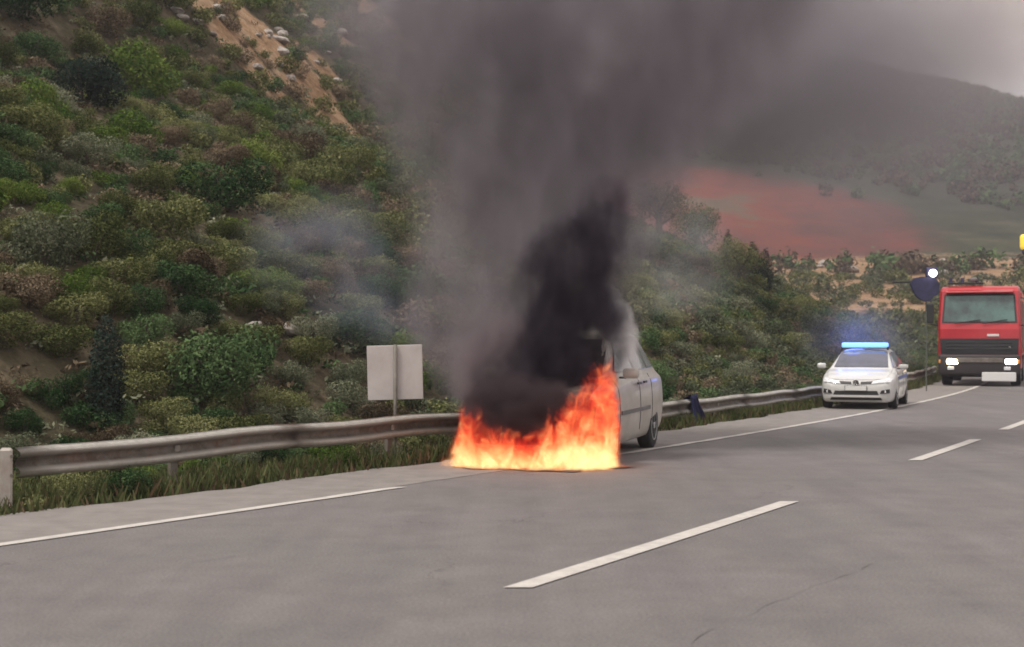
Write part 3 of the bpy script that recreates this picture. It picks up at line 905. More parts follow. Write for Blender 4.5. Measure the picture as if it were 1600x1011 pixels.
def quads_mesh(name, V, mat, extra=None, extra_mat=None):
    me = bpy.data.meshes.new(name)
    n4 = len(V)
    nq = n4 // 4
    if extra is None:
        me.vertices.add(n4); me.vertices.foreach_set('co', V.astype(np.float32).ravel())
        me.loops.add(n4); me.loops.foreach_set('vertex_index', np.arange(n4, dtype=np.int32))
        me.polygons.add(nq); me.polygons.foreach_set('loop_start', (np.arange(nq) * 4).astype(np.int32))
        me.update(); me.materials.append(mat)
    else:
        ev, ef = extra
        verts = V.tolist() + [tuple(x) for x in ev]
        faces = [(4 * i, 4 * i + 1, 4 * i + 2, 4 * i + 3) for i in range(nq)] + [tuple(n4 + q for q in f) for f in ef]
        me.from_pydata(verts, [], faces)
        me.materials.append(mat); me.materials.append(extra_mat)
        mi = np.zeros(len(faces), np.int32); mi[nq:] = 1
        me.polygons.foreach_set('material_index', mi)
        me.update()
    return me

def stems(seed, n=5, h=.9, spread=.5, r0=.035):
    r = random.Random(seed); bm = bmesh.new()
    for k in range(n):
        a = r.uniform(0, 6.28); s = r.uniform(.2, 1) * spread
        m = Vector((math.cos(a) * s * .4, math.sin(a) * s * .4, h * .5)); e = Vector((math.cos(a) * s, math.sin(a) * s, h * r.uniform(.8, 1)))
        cyl(bm, (0, 0, -.3), m, r0, r0 * .7, 5, False); cyl(bm, m, e, r0 * .7, r0 * .3, 5, False)
    bm.verts.index_update()
    out = ([v.co[:] for v in bm.verts], [[v.index for v in f.verts] for f in bm.faces]); bm.free(); return out

def shrub_lobes(seed, n=6):
    r = random.Random(seed)
    L = [(0, 0, .48, .55)]
    for k in range(n):
        a = k * 2.4 + r.uniform(-.4, .4); d = r.uniform(.35, .62)
        L.append((math.cos(a) * d, math.sin(a) * d, r.uniform(.28, .85), r.uniform(.26, .42)))
    return L
KINDS = ['olive', 'dark', 'brown', 'grey', 'bright']
PROTO = {}
for ki, k in enumerate(KINDS + ['cypress']):
    PROTO[k] = []
    for j in range(4):
        V = leaf_cloud(5200, shrub_lobes(ki * 10 + j, 5 + j % 3), .036, seed=ki * 10 + j, tall=1.0 if j % 2 else .85)
        PROTO[k].append(quads_mesh(k + '_shrub', V, LEAF[k], stems(ki * 7 + j), M_STEM))
DESC = {
    'olive': ('rounded olive green shrub growing among others on the hillside', 'olive green hillside shrubs'),
    'dark': ('dense dark green shrub growing among others on the hillside', 'dark green hillside shrubs'),
    'brown': ('dry reddish brown shrub growing among others on the hillside', 'dry brown hillside shrubs'),
    'grey': ('dusty grey green shrub growing among others on the hillside', 'grey green hillside shrubs'),
    'bright': ('fresh bright green shrub growing among others on the hillside', 'bright green hillside shrubs'),
}
def pick_kind(x, y):
    n = vnoise(x, y, .35, 3.) ; u = random.random() + n * .22
    az = x / y
    if az > .10: return ('olive' if u < .28 else 'grey' if u < .72 else 'dark' if u < .92 else 'brown')
    if u < .15: return 'brown'
    if u < .25: return 'grey'
    if u < .64: return 'olive'
    if u < .93: return 'dark'
    return 'bright'

# candidate places, poisson-like over the slope
cells = {}
cands = []
tries = 0
while tries < 130000:
    tries += 1
    y = random.uniform(14.8, 122); az = random.uniform(-.42, .36); x = az * y
    if random.random() > (y / 122) ** .9: continue
    d = float((Gf(y) - x) * .87)
    if d < 1.9 or y > 126: continue
    if float(bare_mask(np.array([x]), np.array([y]))[0]) > .45 and random.random() > .05: continue
    r = random.uniform(.30, .66) * (1 + .45 * min(1, y / 80)) * (.55 if d < 3.0 else .8 if d < 5 else 1)
    if random.random() < .12: r *= 1.5
    c = (int(x // 1.5), int(y // 1.5)); ok = True
    for i in (-1, 0, 1):
        for j in (-1, 0, 1):
            for (X2, Y2, r2) in cells.get((c[0] + i, c[1] + j), ()):
                if (x - X2) ** 2 + (y - Y2) ** 2 < (.50 * (r + r2)) ** 2: ok = False
    if not ok: continue
    cells.setdefault(c, []).append((x, y, r)); cands.append((x, y, r))
SPECIAL = [((213, 150), 1.9, 'bright', 'large bright green rounded bush high on the left hillside'), ((203, 232), 1.1, 'bright', 'small bright green bush just below the largest rounded bush'),
           ((357, 330), 1.3, 'dark', 'dark green bush beside the thin blue smoke wisp'), ((130, 165), 1.5, 'cypress', 'very dark bluish bush left of the large bright bush'),
           ((30, 40), 1.9, 'dark', 'deep green bush in the top left corner of the slope')]
spec_pos = []
for (px, py), r, k, lab in SPECIAL:
    p = at(px, py); spec_pos.append(p)
    o = bpy.data.objects.new('shrub', PROTO[k][1]); COL.objects.link(o)
    o.location = p - Vector((0, 0, .1)); o.scale = (r, r, r * .9); tag(o, lab, 'bush')
cands = [c for c in cands if all((c[0] - p.x) ** 2 + (c[1] - p.y) ** 2 > 2.2 for p in spec_pos)]
def prj(x, y, z): return 800 + F * x / y, H0 - F * (z - CAMZ) / y
def score(c):
    x, y, r = c; z = float(height(x, y)); px, py = prj(x, y, z)
    s = r / y
    if px < -20 or px > 1480 or py < -30: return 0
    if 640 < px < 960: return s * .15
    if px > 560 and py < 150: return s * .15
    return s
cands.sort(key=score, reverse=True)
LIM = 330
cnt = {}
rest = []; shrubs = []
for i, (x, y, r) in enumerate(cands):
    k = pick_kind(x, y)
    if i < LIM * 5 and score((x, y, r)) > 0 and cnt.get(k, 0) < 110 and sum(cnt.values()) < 300:
        cnt[k] = cnt.get(k, 0) + 1
        o = bpy.data.objects.new('shrub', random.choice(PROTO[k])); COL.objects.link(o)
        o.location = (x, y, float(height(x, y)) - .12 * r); o.rotation_euler = (0, 0, random.uniform(0, 6.28))
        o.scale = (r * random.uniform(.9, 1.15), r * random.uniform(.9, 1.15), r * random.uniform(.75, 1.1))
        tag(o, DESC[k][0], 'bush', DESC[k][1]); shrubs.append((o, k))
    else: rest.append((x, y, r, k))

ORD = ['first', 'second', 'third', 'fourth', 'fifth', 'sixth', 'seventh', 'eighth', 'ninth', 'tenth', 'eleventh', 'twelfth', 'thirteenth', 'fourteenth', 'fifteenth', 'sixteenth', 'seventeenth', 'eighteenth', 'nineteenth', 'twentieth']
ADJ = {'olive': 'olive green', 'dark': 'dark green', 'brown': 'dry brown', 'grey': 'dusty grey', 'bright': 'bright green'}
def region(px, py):
    if px > 960:
        return ('on the crest right of the smoke' if py < 430 else 'behind the rail between minivan and police car' if py > 540 else 'on the slope between minivan and police car') if px < 1270 else 'on the slope behind the police car'
    b = ['at the top of the slope', 'on the upper slope', 'halfway up the slope', 'on the lower slope', 'near the foot of the slope', 'close behind the guardrail'][min(5, max(0, int(py // 125)))]
    z = 'at the left' if px < 220 else 'left of centre' if px < 420 else 'beside the smoke' if px < 640 else 'behind the smoke'
    return b + ' ' + z
def name_by_place(items, what):
    grp = {}
    for o, k in items:
        px, py = prj(o.location.x, o.location.y, o.location.z + .3); grp.setdefault((k, region(px, py)), []).append((px, o))
    for (k, reg), L in grp.items():
        L.sort(key=lambda a: a[0])
        for i, (px, o) in enumerate(L):
            w = what(k)
            if len(L) == 1: o['label'] = 'only %s %s' % (w, reg)
            else: o['label'] = '%s %s from left, %s' % (ORD[min(i, 19)], w, reg)
name_by_place(shrubs, lambda k: ADJ[k] + ' shrub')

def scatter_mass(name, places, protoV, mat, label, cat='undergrowth', squash=(.8, 1.1)):
    out = []
    for (x, y, z, r) in places:
        V = random.choice(protoV); a = random.uniform(0, 6.28); c, s = math.cos(a), math.sin(a)
        R = np.array([[c, -s, 0], [s, c, 0], [0, 0, random.uniform(*squash)]]) * r
        out.append(V @ R.T + np.array([x, y, z]))
    me = quads_mesh(name, np.concatenate(out), mat)
    o = bpy.data.objects.new(name, me); COL.objects.link(o)
    return tag(o, label, cat, kind='stuff')
for ki, k in enumerate(KINDS):
    pv = [leaf_cloud(620, shrub_lobes(ki * 31 + j + 5, 5), .088, seed=100 + ki * 9 + j) for j in range(5)]
    pl = [(x, y, float(height(x, y)) - .12 * r, r) for x, y, r, kk in rest if kk == k]
    if pl: scatter_mass('scrub_vegetation', pl, pv, LEAF[k], 'continuous %s scrub covering the rest of the hillside' % {'olive': 'olive green', 'dark': 'dark green', 'brown': 'dry brown', 'grey': 'grey green', 'bright': 'bright green'}[k], 'scrub')

# low ground cover between the shrubs
tv = [leaf_cloud(46, [(0, 0, .2, .5), (.3, .1, .15, .4)], .12, seed=300 + j, tall=.6) for j in range(5)]
for k, n, lab in (('brown', 2600, 'low dry brown undergrowth between the shrubs'), ('grey', 2000, 'low grey green undergrowth between the shrubs'), ('dark', 1500, 'low dark green undergrowth between the shrubs')):
    pl = []
    while len(pl) < n:
        y = random.uniform(13, 80); x = random.uniform(-.42, .34) * y
        d = float((Gf(y) - x) * .87)
        if d < 1.3 or random.random() > .25 + y / 80: continue
        if float(bare_mask(np.array([x]), np.array([y]))[0]) > .3 and random.random() > .12: continue
        pl.append((x, y, float(height(x, y)) - .04, random.uniform(.3, .62) * (.6 if d < 3 else 1)))
    scatter_mass('undergrowth', pl, tv, LEAF[k], lab)

# verge: grass blades and leafy weeds in front of and under the guardrail
def grass(name, n, yr, dr, hgt, mat, label, dens=None):
    r = np.random.default_rng(len(name) + n)
    y = yr[0] + (yr[1] - yr[0]) * r.random(n) ** 1.5
    d = dr[0] + (dr[1] - dr[0]) * r.random(n)
    cl = vnoise(y * 1.0, d * 3.0, 2.1, 5.) * .5 + .5
    keep = r.random(n) < .35 + .75 * cl
    y, d, cl = y[keep], d[keep], cl[keep]; n = len(y)
    x = Gf(y) - d / .87
    z = height(x, y) - .02
    a = r.random(n) * 6.28; h = hgt * (.35 + .9 * r.random(n)) * (.5 + .9 * cl); w = .010 + .014 * r.random(n)
    dx, dy = np.cos(a), np.sin(a); le = h * (.2 + .5 * r.random(n)); b = r.random(n) * 6.28
    P = np.stack([x, y, z], 1); W = np.stack([dx * w, dy * w, 0 * w], 1); T = np.stack([np.cos(b) * le, np.sin(b) * le, h], 1)
    V = np.stack([P - W, P + W, P + T + W * .2, P + T - W * .2], 1).reshape(-1, 3)
    me = quads_mesh(name, V, mat); o = bpy.data.objects.new(name, me); COL.objects.link(o)
    tag(o, label, 'grass', kind='stuff')
M_GR = mat_leaf('verge_grass', (.040, .055, .018), (.070, .088, .032), (.13, .14, .062))
M_GR2 = mat_leaf('dry_verge_grass', (.10, .07, .04), (.15, .11, .065), (.21, .16, .10))
grass('grass', 52000, (12.5, 75), (.02, 2.6), .19, M_GR, 'uneven green grass growing under the guardrail')
grass('dry_grass', 14000, (12.5, 75), (.0, 2.4), .17, M_GR2, 'dry straw coloured grass on the road verge')
wv = [leaf_cloud(110, [(0, 0, .25, .4), (.3, .1, .15, .3), (-.2, .2, .3, .25)], .10, seed=400 + j, tall=.9) for j in range(4)]
for k, n in (('dark', 240), ('olive', 240), ('brown', 130)):
    pl = []
    while len(pl) < n:
        y = random.uniform(12.8, 60); d = random.uniform(.25, 2.2); x = float(Gf(y)) - d / .87
        pl.append((x, y, float(height(x, y)) - .03, random.uniform(.14, .34)))
    scatter_mass('weeds', pl, wv, LEAF[k], 'low leafy %s weeds along the foot of the guardrail' % {'dark': 'dark green', 'olive': 'olive green', 'brown': 'dry brown'}[k], 'weeds')
for px, y, r, k in ((520, 18.6, .42, 'bright'), (195, 15.3, .40, 'dark'), (120, 14.9, .34, 'olive'), (610, 19.8, .32, 'grey'), (1045, 29.8, .55, 'grey'), (1125, 31.5, .50, 'grey'), (1010, 28.8, .5, 'grey')):
    x = (px - 800) / F * y
    o = bpy.data.objects.new('verge_shrub', PROTO[k][2]); COL.objects.link(o)
    o.location = (x, y, float(height(x, y)) - .05); o.scale = (r, r, r)
    lab = {520: 'small bright green bush under the guardrail near the road sign', 195: 'dark green leafy bush beneath the left end of the guardrail', 120: 'olive weed clump next to the guardrail end post', 610: 'small grey bush just below the square road sign',
           1045: 'pale grey bush rising behind the rail right of the minivan', 1125: 'pale grey bush behind the rail just past the blue cloth', 1010: 'pale grey bush partly hidden by the minivan tail'}[px]
    tag(o, lab, 'bush')

# trees ------------------------------------------------------------
def tree(px, Y, h, w, kind, label, cat='tree', group=None, trunk=.25, seed=0, py=None):
    if py is not None: p = at(px, py)
    else:
        x = (px - 800) / F * Y; p = Vector((x, Y, float(height(x, Y))))
    t = empty('cypress_tree' if kind == 'cypress' else 'tree', p)
    tag(t, label, cat, group)
    r = random.Random(seed)
    if kind == 'cypress':
        L = [(r.uniform(-.05, .05) * w, r.uniform(-.05, .05) * w, h * q, w * .5 * math.sin(math.pi * min(.95, .18 + q * .8)) ** .8) for q in np.linspace(.14, .93, 9)]
        n, lf = 4000, .035 * w + .012
    else:
        L = [(r.uniform(-.3, .3) * w, r.uniform(-.3, .3) * w, h * r.uniform(.45, .85), w * r.uniform(.2, .34)) for _ in range(9)]
        n, lf = 7000, .016 * w + .010
    V = leaf_cloud(n, L, lf, seed=seed)
    me = quads_mesh('crown', V, LEAF[kind]); o = bpy.data.objects.new('crown', me); COL.objects.link(o); o.parent = t
    bm = bmesh.new(); cyl(bm, (0, 0, -.4), (0, 0, h * .5), .07 * w + .03, .04 * w + .015, 8)
    for k in range(5):
        a = k * 1.3; cyl(bm, (0, 0, h * (.22 + .05 * k)), (math.cos(a) * w * .3, math.sin(a) * w * .3, h * (.42 + .08 * k)), .03 * w + .01, .01 * w + .004, 6)
    obj('trunk', bm, M_STEM, t)
tree(167, 19.6, 1.75, .55, 'cypress', 'dark bluish narrow conifer behind the guardrail on the left', seed=1)
tree(1137, 90, 2.9, .75, 'cypress', 'slim dark conifer leftmost on the crest above the police car', seed=2)
tree(1176, 88, 2.7, 1.0, 'cypress', 'dark conifer in the middle of three on the crest', seed=3)
tree(1196, 87, 2.8, 1.1, 'cypress', 'broad dark conifer rightmost of three on the crest', seed=4)
tree(1090, 92, 3.4, 3.4, 'dark', 'rounded dark green tree on the crest left of the conifers', seed=5)
tree(1030, 88, 3.6, 3.6, 'grey', 'dusty grey green tree on the crest behind the minivan smoke', seed=6)
tree(355, 22.0, 1.35, 1.7, 'dark', 'low dark green tree behind the middle of the left guardrail', seed=7)
tree(1160, 84, 2.6, 3.2, 'olive', 'olive green tree on the slope below the conifers', seed=8)

# far wooded hillside: individual crowns merge into one mass
pv = [leaf_cloud(70, [(0, 0, .6, .55), (.3, .1, .45, .4), (-.25, -.1, .5, .38)], .22, seed=500 + j, tall=1.2) for j in range(6)]
pl = []
while len(pl) < 3600:
    az = random.uniform(.02, .40); y = random.uniform(190, 530) if random.random() < .8 else random.uniform(495, 530); x = az * y
    z = float(height(x, y))
    redz = smooth01(190, 215, y) * (1 - smooth01(255, 300, y + 180 * np.clip(az - .15, 0, 1)))
    if redz > .25 and random.random() > .012: continue
    pl.append((x, y, z - .3, random.uniform(1.3, 2.8)))
half = len(pl) // 2
scatter_mass('woodland', pl[:half], pv, LEAF['dark'], 'hazy dark green woodland covering the far hill', 'woodland')
scatter_mass('woodland', pl[half:], pv, LEAF['brown'], 'hazy brownish green woodland covering the far hill', 'woodland')
# scrub in the valley between the two slopes and behind the truck
pl = []
for _ in range(300):
    y = random.uniform(100, 180); az = random.uniform(.14, .40); x = az * y
    pl.append((x, y, float(height(x, y)) - .2, random.uniform(.7, 1.7)))
scatter_mass('valley_scrub', pl[:150], [leaf_cloud(200, shrub_lobes(60 + j, 5), .14, seed=600 + j) for j in range(4)], LEAF['olive'], 'low olive scrub on the pale valley floor', 'scrub')
scatter_mass('valley_scrub', pl[150:], [leaf_cloud(200, shrub_lobes(70 + j, 5), .14, seed=700 + j) for j in range(4)], LEAF['grey'], 'low grey scrub on the pale valley floor', 'scrub')

# pale rocks
M_ROCK = pbr('pale_limestone', (.42, .38, .34), .9, col2=(.24, .21, .19), vscale=3, bump=.5, bscale=8)
rocks = []
for j in range(4):
    bm = bmesh.new(); bmesh.ops.create_icosphere(bm, subdivisions=2, radius=.5)
    for v in bm.verts:
        v.co *= 1 + .35 * mnoise.noise(v.co * 2.2 + Vector((j * 7, 0, 0))); v.co.z *= .62
        v.co.x += .05 * math.copysign(1, v.co.y)
    me = bpy.data.meshes.new('rock'); bm.to_mesh(me); bm.free(); me.materials.append(M_ROCK); rocks.append(me)
rk = []
def rock(px, py, r, lab, grp=None):
    p = at(px, py); o = bpy.data.objects.new('rock', random.choice(rocks)); COL.objects.link(o)
    o.location = p + Vector((0, 0, .1 * r)); o.scale = (r * random.uniform(.8, 1.4), r, r * random.uniform(.7, 1.1)); o.rotation_euler = (random.uniform(-.3, .3), 0, random.uniform(0, 6.28))
    tag(o, lab, 'rock', grp); rk.append((o, grp))
for _ in range(18):
    rock(random.gauss(490, 40), random.gauss(80, 45), random.uniform(.3, .8), 'pale limestone rock lying on the bare earth high on the slope', 'pale rocks on the bare earth')
for _ in range(12):
    rock(random.uniform(270, 420), random.uniform(5, 60), random.uniform(.3, .6), 'pale stone on the tan slope at the top left', 'pale stones at the top of the slope')
for _ in range(8):
    rock(random.uniform(395, 450), random.uniform(520, 526), random.uniform(.2, .4), 'flat pale stone in the low ledge above the guardrail', 'pale ledge stones')
for _ in range(10):
    rock(random.uniform(1210, 1480), random.uniform(405, 432), random.uniform(.8, 2.0), 'pale boulder', 'pale valley boulders')

name_by_place(rk, lambda g: {'pale rocks on the bare earth': 'limestone rock', 'pale stones at the top of the slope': 'small pale stone', 'pale ledge stones': 'flat pale ledge stone'}.get(g, 'pale boulder'))

# ------------------------------------------------------------------ smoke and flames
def W(px, py, Y):
    """world point at distance Y"""
    return ((px - 800) * Y / F, Y, CAMZ + (H0 - py) * Y / F)

def curve_node(nt, fac, pts):
    n = nt.nodes.new('ShaderNodeFloatCurve')
    c = n.mapping.curves[0]
    c.points[0].location = pts[0]; c.points[1].location = pts[-1]
    for p in pts[1:-1]: c.points.new(*p)
    n.mapping.update()
    nt.links.new(fac, n.inputs['Value'])
    return n.outputs[0]

def pnorm(v, lo, hi): return (v - lo) / (hi - lo)

def plume(name, rows, Yc, ydepth, label, color, dens, nscale=.8, warp=.7, soft=(1.0, .35), lo=.25, hi=.75, floor=.15, detail=3.5, aniso=.2, absorb=None, stretch=.6, seed=0.0, cat='smoke', ylean=0.0, tint2=None):
    """rows: (py, px centre, px half width, density) at distance Yc; bottom first"""
    ws = [(W(px, py, Yc)[2], W(px, py, Yc)[0], r * Yc / F, d) for py, px, r, d in rows]
    z0, z1 = ws[0][0], ws[-1][0]
    xs = [w[1] for w in ws]; rs = [w[2] for w in ws]
    xlo, xhi, rhi = min(xs) - .5, max(xs) + .5, max(rs) * 1.05
    # hull
    bm = bmesh.new(); rings = []
    n = 20
    zz = np.array([w[0] for w in ws])
    ext = 1.25
    for z in np.linspace(z0, z1, 18):
        xc = np.interp(z, zz, xs); r = np.interp(z, zz, rs) * ext; yy = Yc + ylean * (z - z0)
        rings.append([bm.verts.new((xc + r * math.cos(2 * math.pi * i / n), yy + r * ydepth * math.sin(2 * math.pi * i / n), z)) for i in range(n)])
    for a, b in zip(rings[:-1], rings[1:]):
        for i in range(n): bm.faces.new((a[i], a[(i + 1) % n], b[(i + 1) % n], b[i]))
    bm.faces.new(rings[0][::-1]); bm.faces.new(rings[-1])
    m, nt, out = new_mat(name + '_volume')
    tc = nt.nodes.new('ShaderNodeTexCoord')
    mp = nt.nodes.new('ShaderNodeMapping'); mp.inputs['Scale'].default_value = (1, 1, stretch); mp.inputs['Location'].default_value = (seed, seed * 2, seed)
    nt.links.new(tc.outputs['Object'], mp.inputs['Vector'])
    ncol = noise_n(nt, mp.outputs[0], nscale, detail, .55, col=True)
    sub = nt.nodes.new('ShaderNodeVectorMath'); sub.operation = 'SUBTRACT'; sub.inputs[1].default_value = (.5, .5, .5)
    nt.links.new(ncol, sub.inputs[0])
    sca = nt.nodes.new('ShaderNodeVectorMath'); sca.operation = 'SCALE'; sca.inputs['Scale'].default_value = warp * 2
    nt.links.new(sub.outputs[0], sca.inputs[0])
    add = nt.nodes.new('ShaderNodeVectorMath'); add.operation = 'ADD'
    nt.links.new(tc.outputs['Object'], add.inputs[0]); nt.links.new(sca.outputs[0], add.inputs[1])
    sep = nt.nodes.new('ShaderNodeSeparateXYZ'); nt.links.new(add.outputs[0], sep.inputs[0])
    sraw = nt.nodes.new('ShaderNodeSeparateXYZ'); nt.links.new(tc.outputs['Object'], sraw.inputs[0])
    t = math_n(nt, 'DIVIDE', math_n(nt, 'SUBTRACT', sraw.outputs[2], z0), z1 - z0, clamp=True)
    tt = [(z - z0) / (z1 - z0) for z in zz]
    xc = math_n(nt, 'MULTIPLY_ADD', curve_node(nt, t, [(a, pnorm(x, xlo, xhi)) for a, x in zip(tt, xs)]), xhi - xlo, xlo)
    R = math_n(nt, 'MULTIPLY', curve_node(nt, t, [(a, r / rhi) for a, r in zip(tt, rs)]), rhi)
    D = curve_node(nt, t, [(a, w[3]) for a, w in zip(tt, ws)])
    dx = math_n(nt, 'DIVIDE', math_n(nt, 'SUBTRACT', sep.outputs[0], xc), R)
    yc = math_n(nt, 'MULTIPLY_ADD', math_n(nt, 'SUBTRACT', sraw.outputs[2], z0), ylean, Yc)
    dy = math_n(nt, 'DIVIDE', math_n(nt, 'SUBTRACT', sep.outputs[1], yc), math_n(nt, 'MULTIPLY', R, ydepth))
    dist = math_n(nt, 'SQRT', math_n(nt, 'ADD', math_n(nt, 'MULTIPLY', dx, dx), math_n(nt, 'MULTIPLY', dy, dy)))
    mr = nt.nodes.new('ShaderNodeMapRange'); mr.interpolation_type = 'SMOOTHSTEP'
    mr.inputs[1].default_value = soft[0]; mr.inputs[2].default_value = soft[1]; mr.inputs[3].default_value = 0; mr.inputs[4].default_value = 1
    nt.links.new(dist, mr.inputs[0])
    sn = nt.nodes.new('ShaderNodeSeparateColor'); nt.links.new(ncol, sn.inputs[0])
    m2 = nt.nodes.new('ShaderNodeMapRange'); m2.interpolation_type = 'SMOOTHSTEP'
    m2.inputs[1].default_value = lo; m2.inputs[2].default_value = hi; m2.inputs[3].default_value = floor; m2.inputs[4].default_value = 1
    nt.links.new(sn.outputs[2], m2.inputs[0])
    # keep everything inside the hull
    dn = math_n(nt, 'MULTIPLY', math_n(nt, 'MULTIPLY', mr.outputs[0], m2.outputs[0]), math_n(nt, 'MULTIPLY', D, dens))
    pv_ = nt.nodes.new('ShaderNodeVolumePrincipled')
    nt.links.new(dn, pv_.inputs['Density'])
    pv_.inputs['Color'].default_value = (*color, 1)
    if tint2:
        c = mix_n(nt, curve_node(nt, t, [(0, 0), (.35, .1), (1, 1)]), color, tint2); nt.links.new(c, pv_.inputs['Color'])
    sv = noise_n(nt, mp.outputs[0], nscale * 1.7, 4, .6, .6)
    shade_ = ramp_n(nt, sv, [(.30, (.55, .52, .52)), (.52, (.95, .94, .95)), (.70, (1.25, 1.24, 1.27))])
    base_c = c if tint2 else color
    if name != 'white_smoke': nt.links.new(mix_n(nt, 1.0, base_c, shade_, 'MULTIPLY'), pv_.inputs['Color'])
    pv_.inputs['Anisotropy'].default_value = aniso
    if absorb: pv_.inputs['Absorption Color'].default_value = (*absorb, 1)
    nt.links.new(pv_.outputs[0], out.inputs['Volume'])
    m.volume_intersection_method if hasattr(m, 'volume_intersection_method') else None
    o = obj(name, bm, m); o.data.materials[0] = m
    m.cycles.volume_step_rate = STEP.get(name, 1.0) if hasattr(m.cycles, 'volume_step_rate') else 1
    tag(o, label, cat, kind='stuff')
    return o
STEP = {'smoke': 1.0, 'dark_smoke': .6, 'white_smoke': 1.0}
YF = 20.6
plume('smoke', [(720, 800, 60, .0), (680, 805, 95, .9), (620, 800, 135, 1), (560, 800, 185, 1), (470, 812, 215, .95), (380, 830, 235, .9), (280, 860, 270, .8), (190, 875, 345, .74), (100, 890, 430, .68), (0, 920, 520, .62), (-150, 1010, 560, .5), (-330, 1100, 640, .2)],
      YF + .6, .55, 'broad column of grey smoke rising from the burning minivan', (.51, .475, .505), 3.0, nscale=.8, warp=.8, ylean=.12, soft=(1.0, .45), lo=.38, hi=.62, floor=.28, detail=5, tint2=(.51, .485, .52))
plume('dark_smoke', [(705, 820, 40, .0), (680, 822, 78, .9), (640, 832, 100, 1), (580, 858, 112, 1), (500, 882, 104, 1), (430, 895, 96, .9), (370, 915, 84, .7), (320, 935, 64, .4), (265, 948, 52, 0)],
      YF - 1.1, .62, 'dense black smoke billowing straight above the flames', (.10, .085, .11), 14, nscale=1.9, warp=.60, soft=(1.12, .25), lo=.38, hi=.62, floor=.12, detail=6, seed=3.1, ylean=.10)
plume('white_smoke', [(600, 985, 16, 0), (560, 976, 26, .5), (520, 968, 36, 1), (485, 960, 34, 1), (462, 953, 24, .4), (440, 948, 18, 0)],
      YF - .7, .8, 'pale puff of white smoke over the minivan roof', (.995, .985, .98), 11.0, nscale=2.4, warp=.2, floor=.4, seed=5.3, aniso=0)

def puff(name, c, rad, label, color, dens, nscale=.6, warp=.4, floor=.1, lo=.35, hi=.7, seed=0.0, rot=0.0):
    bm = bmesh.new(); bmesh.ops.create_icosphere(bm, subdivisions=3, radius=1.0)
    m, nt, out = new_mat(name + '_volume')
    tc = nt.nodes.new('ShaderNodeTexCoord')
    mp = nt.nodes.new('ShaderNodeMapping'); mp.inputs['Scale'].default_value = tuple(r * nscale for r in rad); mp.inputs['Location'].default_value = (seed, seed, seed)
    nt.links.new(tc.outputs['Object'], mp.inputs['Vector'])
    col = noise_n(nt, mp.outputs[0], 1.0, 3, .55, col=True)
    ln_ = nt.nodes.new('ShaderNodeVectorMath'); ln_.operation = 'LENGTH'; nt.links.new(tc.outputs['Object'], ln_.inputs[0])
    sn = nt.nodes.new('ShaderNodeSeparateColor'); nt.links.new(col, sn.inputs[0])
    dd = math_n(nt, 'ADD', ln_.outputs['Value'], math_n(nt, 'MULTIPLY', math_n(nt, 'SUBTRACT', sn.outputs[0], .5), warp * 2))
    mr = nt.nodes.new('ShaderNodeMapRange'); mr.interpolation_type = 'SMOOTHSTEP'
    mr.inputs[1].default_value = .92; mr.inputs[2].default_value = .2; mr.inputs[3].default_value = 0; mr.inputs[4].default_value = 1
    nt.links.new(dd, mr.inputs[0])
    edge = nt.nodes.new('ShaderNodeMapRange'); edge.interpolation_type = 'SMOOTHSTEP'
    edge.inputs[1].default_value = .99; edge.inputs[2].default_value = .75; edge.inputs[3].default_value = 0; edge.inputs[4].default_value = 1
    nt.links.new(ln_.outputs['Value'], edge.inputs[0])
    m2 = nt.nodes.new('ShaderNodeMapRange'); m2.interpolation_type = 'SMOOTHSTEP'
    m2.inputs[1].default_value = lo; m2.inputs[2].default_value = hi; m2.inputs[3].default_value = floor; m2.inputs[4].default_value = 1
    nt.links.new(sn.outputs[1], m2.inputs[0])
    dn = math_n(nt, 'MULTIPLY', math_n(nt, 'MULTIPLY', mr.outputs[0], edge.outputs[0]), math_n(nt, 'MULTIPLY', m2.outputs[0], dens))
    pv_ = nt.nodes.new('ShaderNodeVolumePrincipled'); nt.links.new(dn, pv_.inputs['Density'])
    pv_.inputs['Color'].default_value = (*color, 1); pv_.inputs['Anisotropy'].default_value = .1
    nt.links.new(pv_.outputs[0], out.inputs['Volume'])
    o = obj(name, bm, m); o.location = c; o.scale = rad; o.rotation_euler = (0, rot, 0)
    tag(o, label, 'smoke', kind='stuff')
    return o
puff('smoke_wisp', W(505, 385, 23), (1.9, .8, 1.35), 'thin bluish smoke wisp drifting over the hillside left of the column', (.52, .55, .65), .62, nscale=1.0, seed=2.0)
puff('smoke_wisp', W(590, 470, 22.5), (1.5, .8, 1.1), 'thin bluish smoke low over the slope above the road sign', (.46, .50, .62), .7, nscale=1.1, seed=7.0)
puff('smoke_wisp', W(1050, 400, 30), (1.9, 1.2, 1.9), 'thin pale smoke drifting right above the minivan roof', (.70, .70, .72), .45, nscale=.8, seed=9.0)
puff('drifting_smoke', W(1140, 65, 62), (17.0, 9, 7.8), 'wide grey smoke bank drifting over the far hill', (.47, .45, .48), .55, nscale=.2, warp=.22, floor=.62, seed=4.0, rot=.12)
puff('drifting_smoke', W(1390, 235, 75), (17.0, 8, 6.8), 'faint brown smoke veil over the red hillside', (.40, .385, .42), .09, nscale=.12, warp=.2, floor=.4, seed=6.0)
puff('drifting_smoke', W(1500, 20, 70), (12.0, 8, 5.5), 'thin brown smoke veil against the sky at the upper right', (.56, .48, .44), .17, nscale=.25, warp=.3, floor=.5, seed=8.0)

